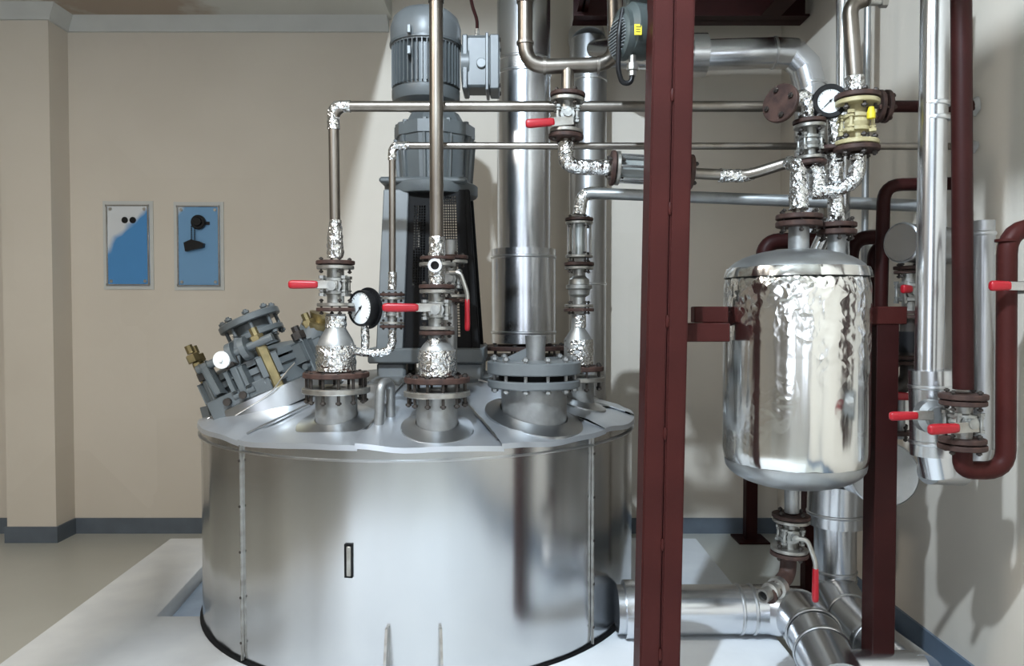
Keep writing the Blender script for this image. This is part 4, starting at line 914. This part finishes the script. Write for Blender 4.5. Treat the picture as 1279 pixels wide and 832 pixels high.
for a_, m_ in ((180, M_BRASS), (204, M_BRASS), (236, M_GREY), (268, M_GREY), (296, M_BRASS), (335, M_GREY), (10, M_BRASS), (60, M_GREY), (120, M_GREY)):
    clamp(R(a_), m_, (1.45 if 170 < a_ < 210 else 1.15) if m_ is M_BRASS else .9, 66 if 170 < a_ < 210 else 76)
# sight port on the lid
pc = HP(14, -6, 56)
pt = part('sight_port', B().cyl(pc, HZ, S(24, DHt), S(40, DHt), 24), M_GREY, ht)
f1_ = flange(pt, pc + HZ * S(18, DHt), HZ, S(35, DHt), S(7, DHt), M_GREY); f2_ = flange(pt, pc + HZ * S(38, DHt), HZ, S(38, DHt), S(9, DHt), M_GREY)
bolts(f2_, pc + HZ * S(29, DHt), HZ, S(31, DHt), 8, .017, S(40, DHt), M_GREY)
# hinge arm, lever bars and the white knob
part('hinge_arm', B().bar(HP(-6, -72, 30), HP(14, -66, 74), S(9, DHt), S(12, DHt), HY, .005), M_GREY, ht)
part('hinge_arm', B().bar(HP(-30, -74, 22), HP(-34, -70, 62), S(9, DHt), S(12, DHt), HY, .005), M_GREY, ht)
part('hinge_pin', B().cyl(HP(-44, -72, 58), HX, S(5, DHt), S(96, DHt), 12).cyl(HP(-2, -72, 58), HX, S(14, DHt), S(7, DHt), 20).cyl(HP(14, -72, 58), HX, S(14, DHt), S(7, DHt), 20), M_GREY, ht)
part('knob', B().lathe([(0, 0), (S(9, DHt), 0), (S(10, DHt), .004), (S(10, DHt), .022), (0, .024)], HP(-8, -80, 56), Vector((-.1, -1, 0)), 24).cyl(HP(-8, -80, 56), Vector((-.1, -1, 0)), S(2.5, DHt), .032, 8), M_DIAL, ht, 'white round knob')
part('bracket_plate', B().box(HP(-10, -74, 6), (S(78, DHt), S(6, DHt), S(26, DHt)), HM, .004), M_GREY, ht)
for x in (-24, -4): part('plate_screw', B().cyl(HP(x, -78, 10), -HY, S(4.5, DHt), .02, 12), M_BOLT, ht)
part('foot_lug', B().bar(HP(-88, -6, -14), HP(-82, -6, 20), S(10, DHt), S(5, DHt), HY, .003).bar(HP(-88, 12, -14), HP(-82, 12, 20), S(10, DHt), S(5, DHt), HY, .003), M_GREY, ht)
part('ground_wire', B().tube(bend([HP(-20, -86, -8), HP(26, -84, -2), HP(48, -80, 12), HP(62, -70, 20)], .05), .003, 6), M_FLS, ht)
# second port behind, partly hidden by the left reducer
part('rear_port', B().cyl(HP(56, 20, 30), Vector((.35, .2, .9)), S(22, DHt), S(36, DHt), 20), M_GREY, ht)
ba = Vector((.25, -.1, .95)).normalized()
bq = part('brass_valve', B().lathe([(S(13, DHt), -.05), (S(13, DHt), .0), (S(22, DHt), .004), (S(22, DHt), .03), (S(12, DHt), .034), (S(16, DHt), .075), (0, .08)], W(398, 410, DHt + .1), ba, 14), M_BRASS, ht, 'dull brass fitting')
part('brass_body', B().bar(W(392, 420, DHt + .1), W(410, 445, DHt + .05), .10, .09, Y, .01), M_BRASS, bq)

# ------------------------------------------------------------------ steel plate in the platform notch
part('support_plate', B().prism([(n0.x + .012, n0.y + .012, ZP - .089), (n1.x + .12, n0.y + .012, ZP - .089), (n1.x + .12, n2.y + .1, ZP - .089), (n2.x + .01, n2.y, ZP - .089)], (0, 0, .02)).box((n0.x + .13, n0.y + .035, ZP - .045), (.21, .05, .05), bev=.012), simple('blue_grey_plate_paint', (.26, .33, .42), .4, .3, .1), None, 'blue-grey steel plate sunk into the platform left of the reactor', cat='plate')

# ------------------------------------------------------------------ wall plates with half peeled blue film
def film(name, split):
    m, n, p, l = nt(name); p.inputs['Roughness'].default_value = .22; p.inputs['Metallic'].default_value = .35
    tc = n.nodes.new('ShaderNodeTexCoord'); sx = n.nodes.new('ShaderNodeSeparateXYZ'); l.new(tc.outputs['Object'], sx.inputs[0])
    nz = n.nodes.new('ShaderNodeTexNoise'); nz.inputs['Scale'].default_value = 5; l.new(tc.outputs['Object'], nz.inputs['Vector'])
    a = n.nodes.new('ShaderNodeMath'); a.operation = 'MULTIPLY_ADD'; a.inputs[1].default_value = -1.1; l.new(sx.outputs[0], a.inputs[0]); l.new(sx.outputs[2], a.inputs[2])
    c = n.nodes.new('ShaderNodeMath'); c.operation = 'MULTIPLY_ADD'; c.inputs[1].default_value = .25; l.new(nz.outputs[0], c.inputs[0]); l.new(a.outputs[0], c.inputs[2])
    cr = n.nodes.new('ShaderNodeValToRGB'); cr.color_ramp.elements[0].position = split; cr.color_ramp.elements[1].position = split + .05
    cr.color_ramp.elements[0].color = (.10, .33, .70, 1); cr.color_ramp.elements[1].color = (.80, .84, .88, 1)
    l.new(c.outputs[0], cr.inputs[0]); l.new(cr.outputs[0], p.inputs['Base Color']); return m
FM_A, FM_B = film('half_peeled_blue_film', .22), film('blue_film', .46)
FM_B.node_tree.nodes['Color Ramp'].color_ramp.elements[0].color = (.22, .43, .70, 1)
for i, (x0, x1, y0, y1, lab) in enumerate(((135, 187, 256, 357, 'steel wall plate with two holes and half-peeled blue film'), (223, 275, 257, 358, 'blue-filmed steel wall plate with a black socket and hanging plug'))):
    a0, a1 = W(x0, y1, YB), W(x1, y0, YB); cx, cz, wd, hg = (a0.x + a1.x) / 2, (a0.z + a1.z) / 2, a1.x - a0.x, a1.z - a0.z
    t = thing('wall_plate', lab, 'wall plate', Vector((cx, YB - .005, a0.z)), 'steel plates set in the back wall')
    pm = part('surround', B().box((cx - wd / 2 - .012, YB - .004, cz), (.024, .008, hg + .05)).box((cx + wd / 2 + .012, YB - .004, cz), (.024, .008, hg + .05)).box((cx, YB - .004, cz + hg / 2 + .012), (wd, .008, .024)).box((cx, YB - .004, cz - hg / 2 - .012), (wd, .008, .024)), M_CROWN, t)
    pp = part('plate', B().box((cx, YB - .008, cz), (wd, .014, hg), bev=.004), FM_A if i == 0 else FM_B, t)
    for sx_ in (-1, 1):
        part('bent_edge', B().bar((cx + sx_ * (wd / 2 - .006), YB - .016, cz - hg / 2), (cx + sx_ * (wd / 2 - .006), YB - .016, cz + hg / 2), .012, .010, Y, .003), M_PIPEL, pp)
        part('bent_edge', B().bar((cx - wd / 2, YB - .016, cz + sx_ * (hg / 2 - .006)), (cx + wd / 2, YB - .016, cz + sx_ * (hg / 2 - .006)), .010, .012, Y, .003), M_PIPEL, pp)
        for sz in (-1, 1): part('corner_screw', B().cyl((cx + sx_ * (wd / 2 - .03), YB - .013, cz + sz * (hg / 2 - .03)), -Y, .011, .008, 12, .002), M_FLS, pp)
    if i == 0:
        for px in (156, 166): part('hole', B().cyl(W(px, 275, YB - .014), -Y, S(4, YB), .004, 16), M_BLACK, pp, 'dark round hole')
    else:
        k = part('socket', B().cyl(W(249, 278, YB - .014), -Y, S(9, YB), .03, 20, .006).cyl(W(247, 277, YB - .04), -Y, S(5.5, YB), .02, 16, .004).box(W(258, 279, YB - .02), (.04, .01, .02)), M_BLACK, t, 'black round socket')
        for px in (239, 243):
            b = B()
            for j in range(9):
                q = W(px, 283 + j * 2.6, YB - .03); b.lathe([(0, -.007), (.004, -.004), (.004, .004), (0, .007)], q, Z, 6)
            part('chain', b, M_BLACK, k)
        part('hanging_plug', B().prism([W(229, 303, YB - .05), W(238, 299, YB - .05), W(247, 301, YB - .05), W(254, 304, YB - .05), W(253, 309, YB - .05), W(231, 314, YB - .05)], (0, .04, 0)), M_BLACK, t, 'black hanging plug')
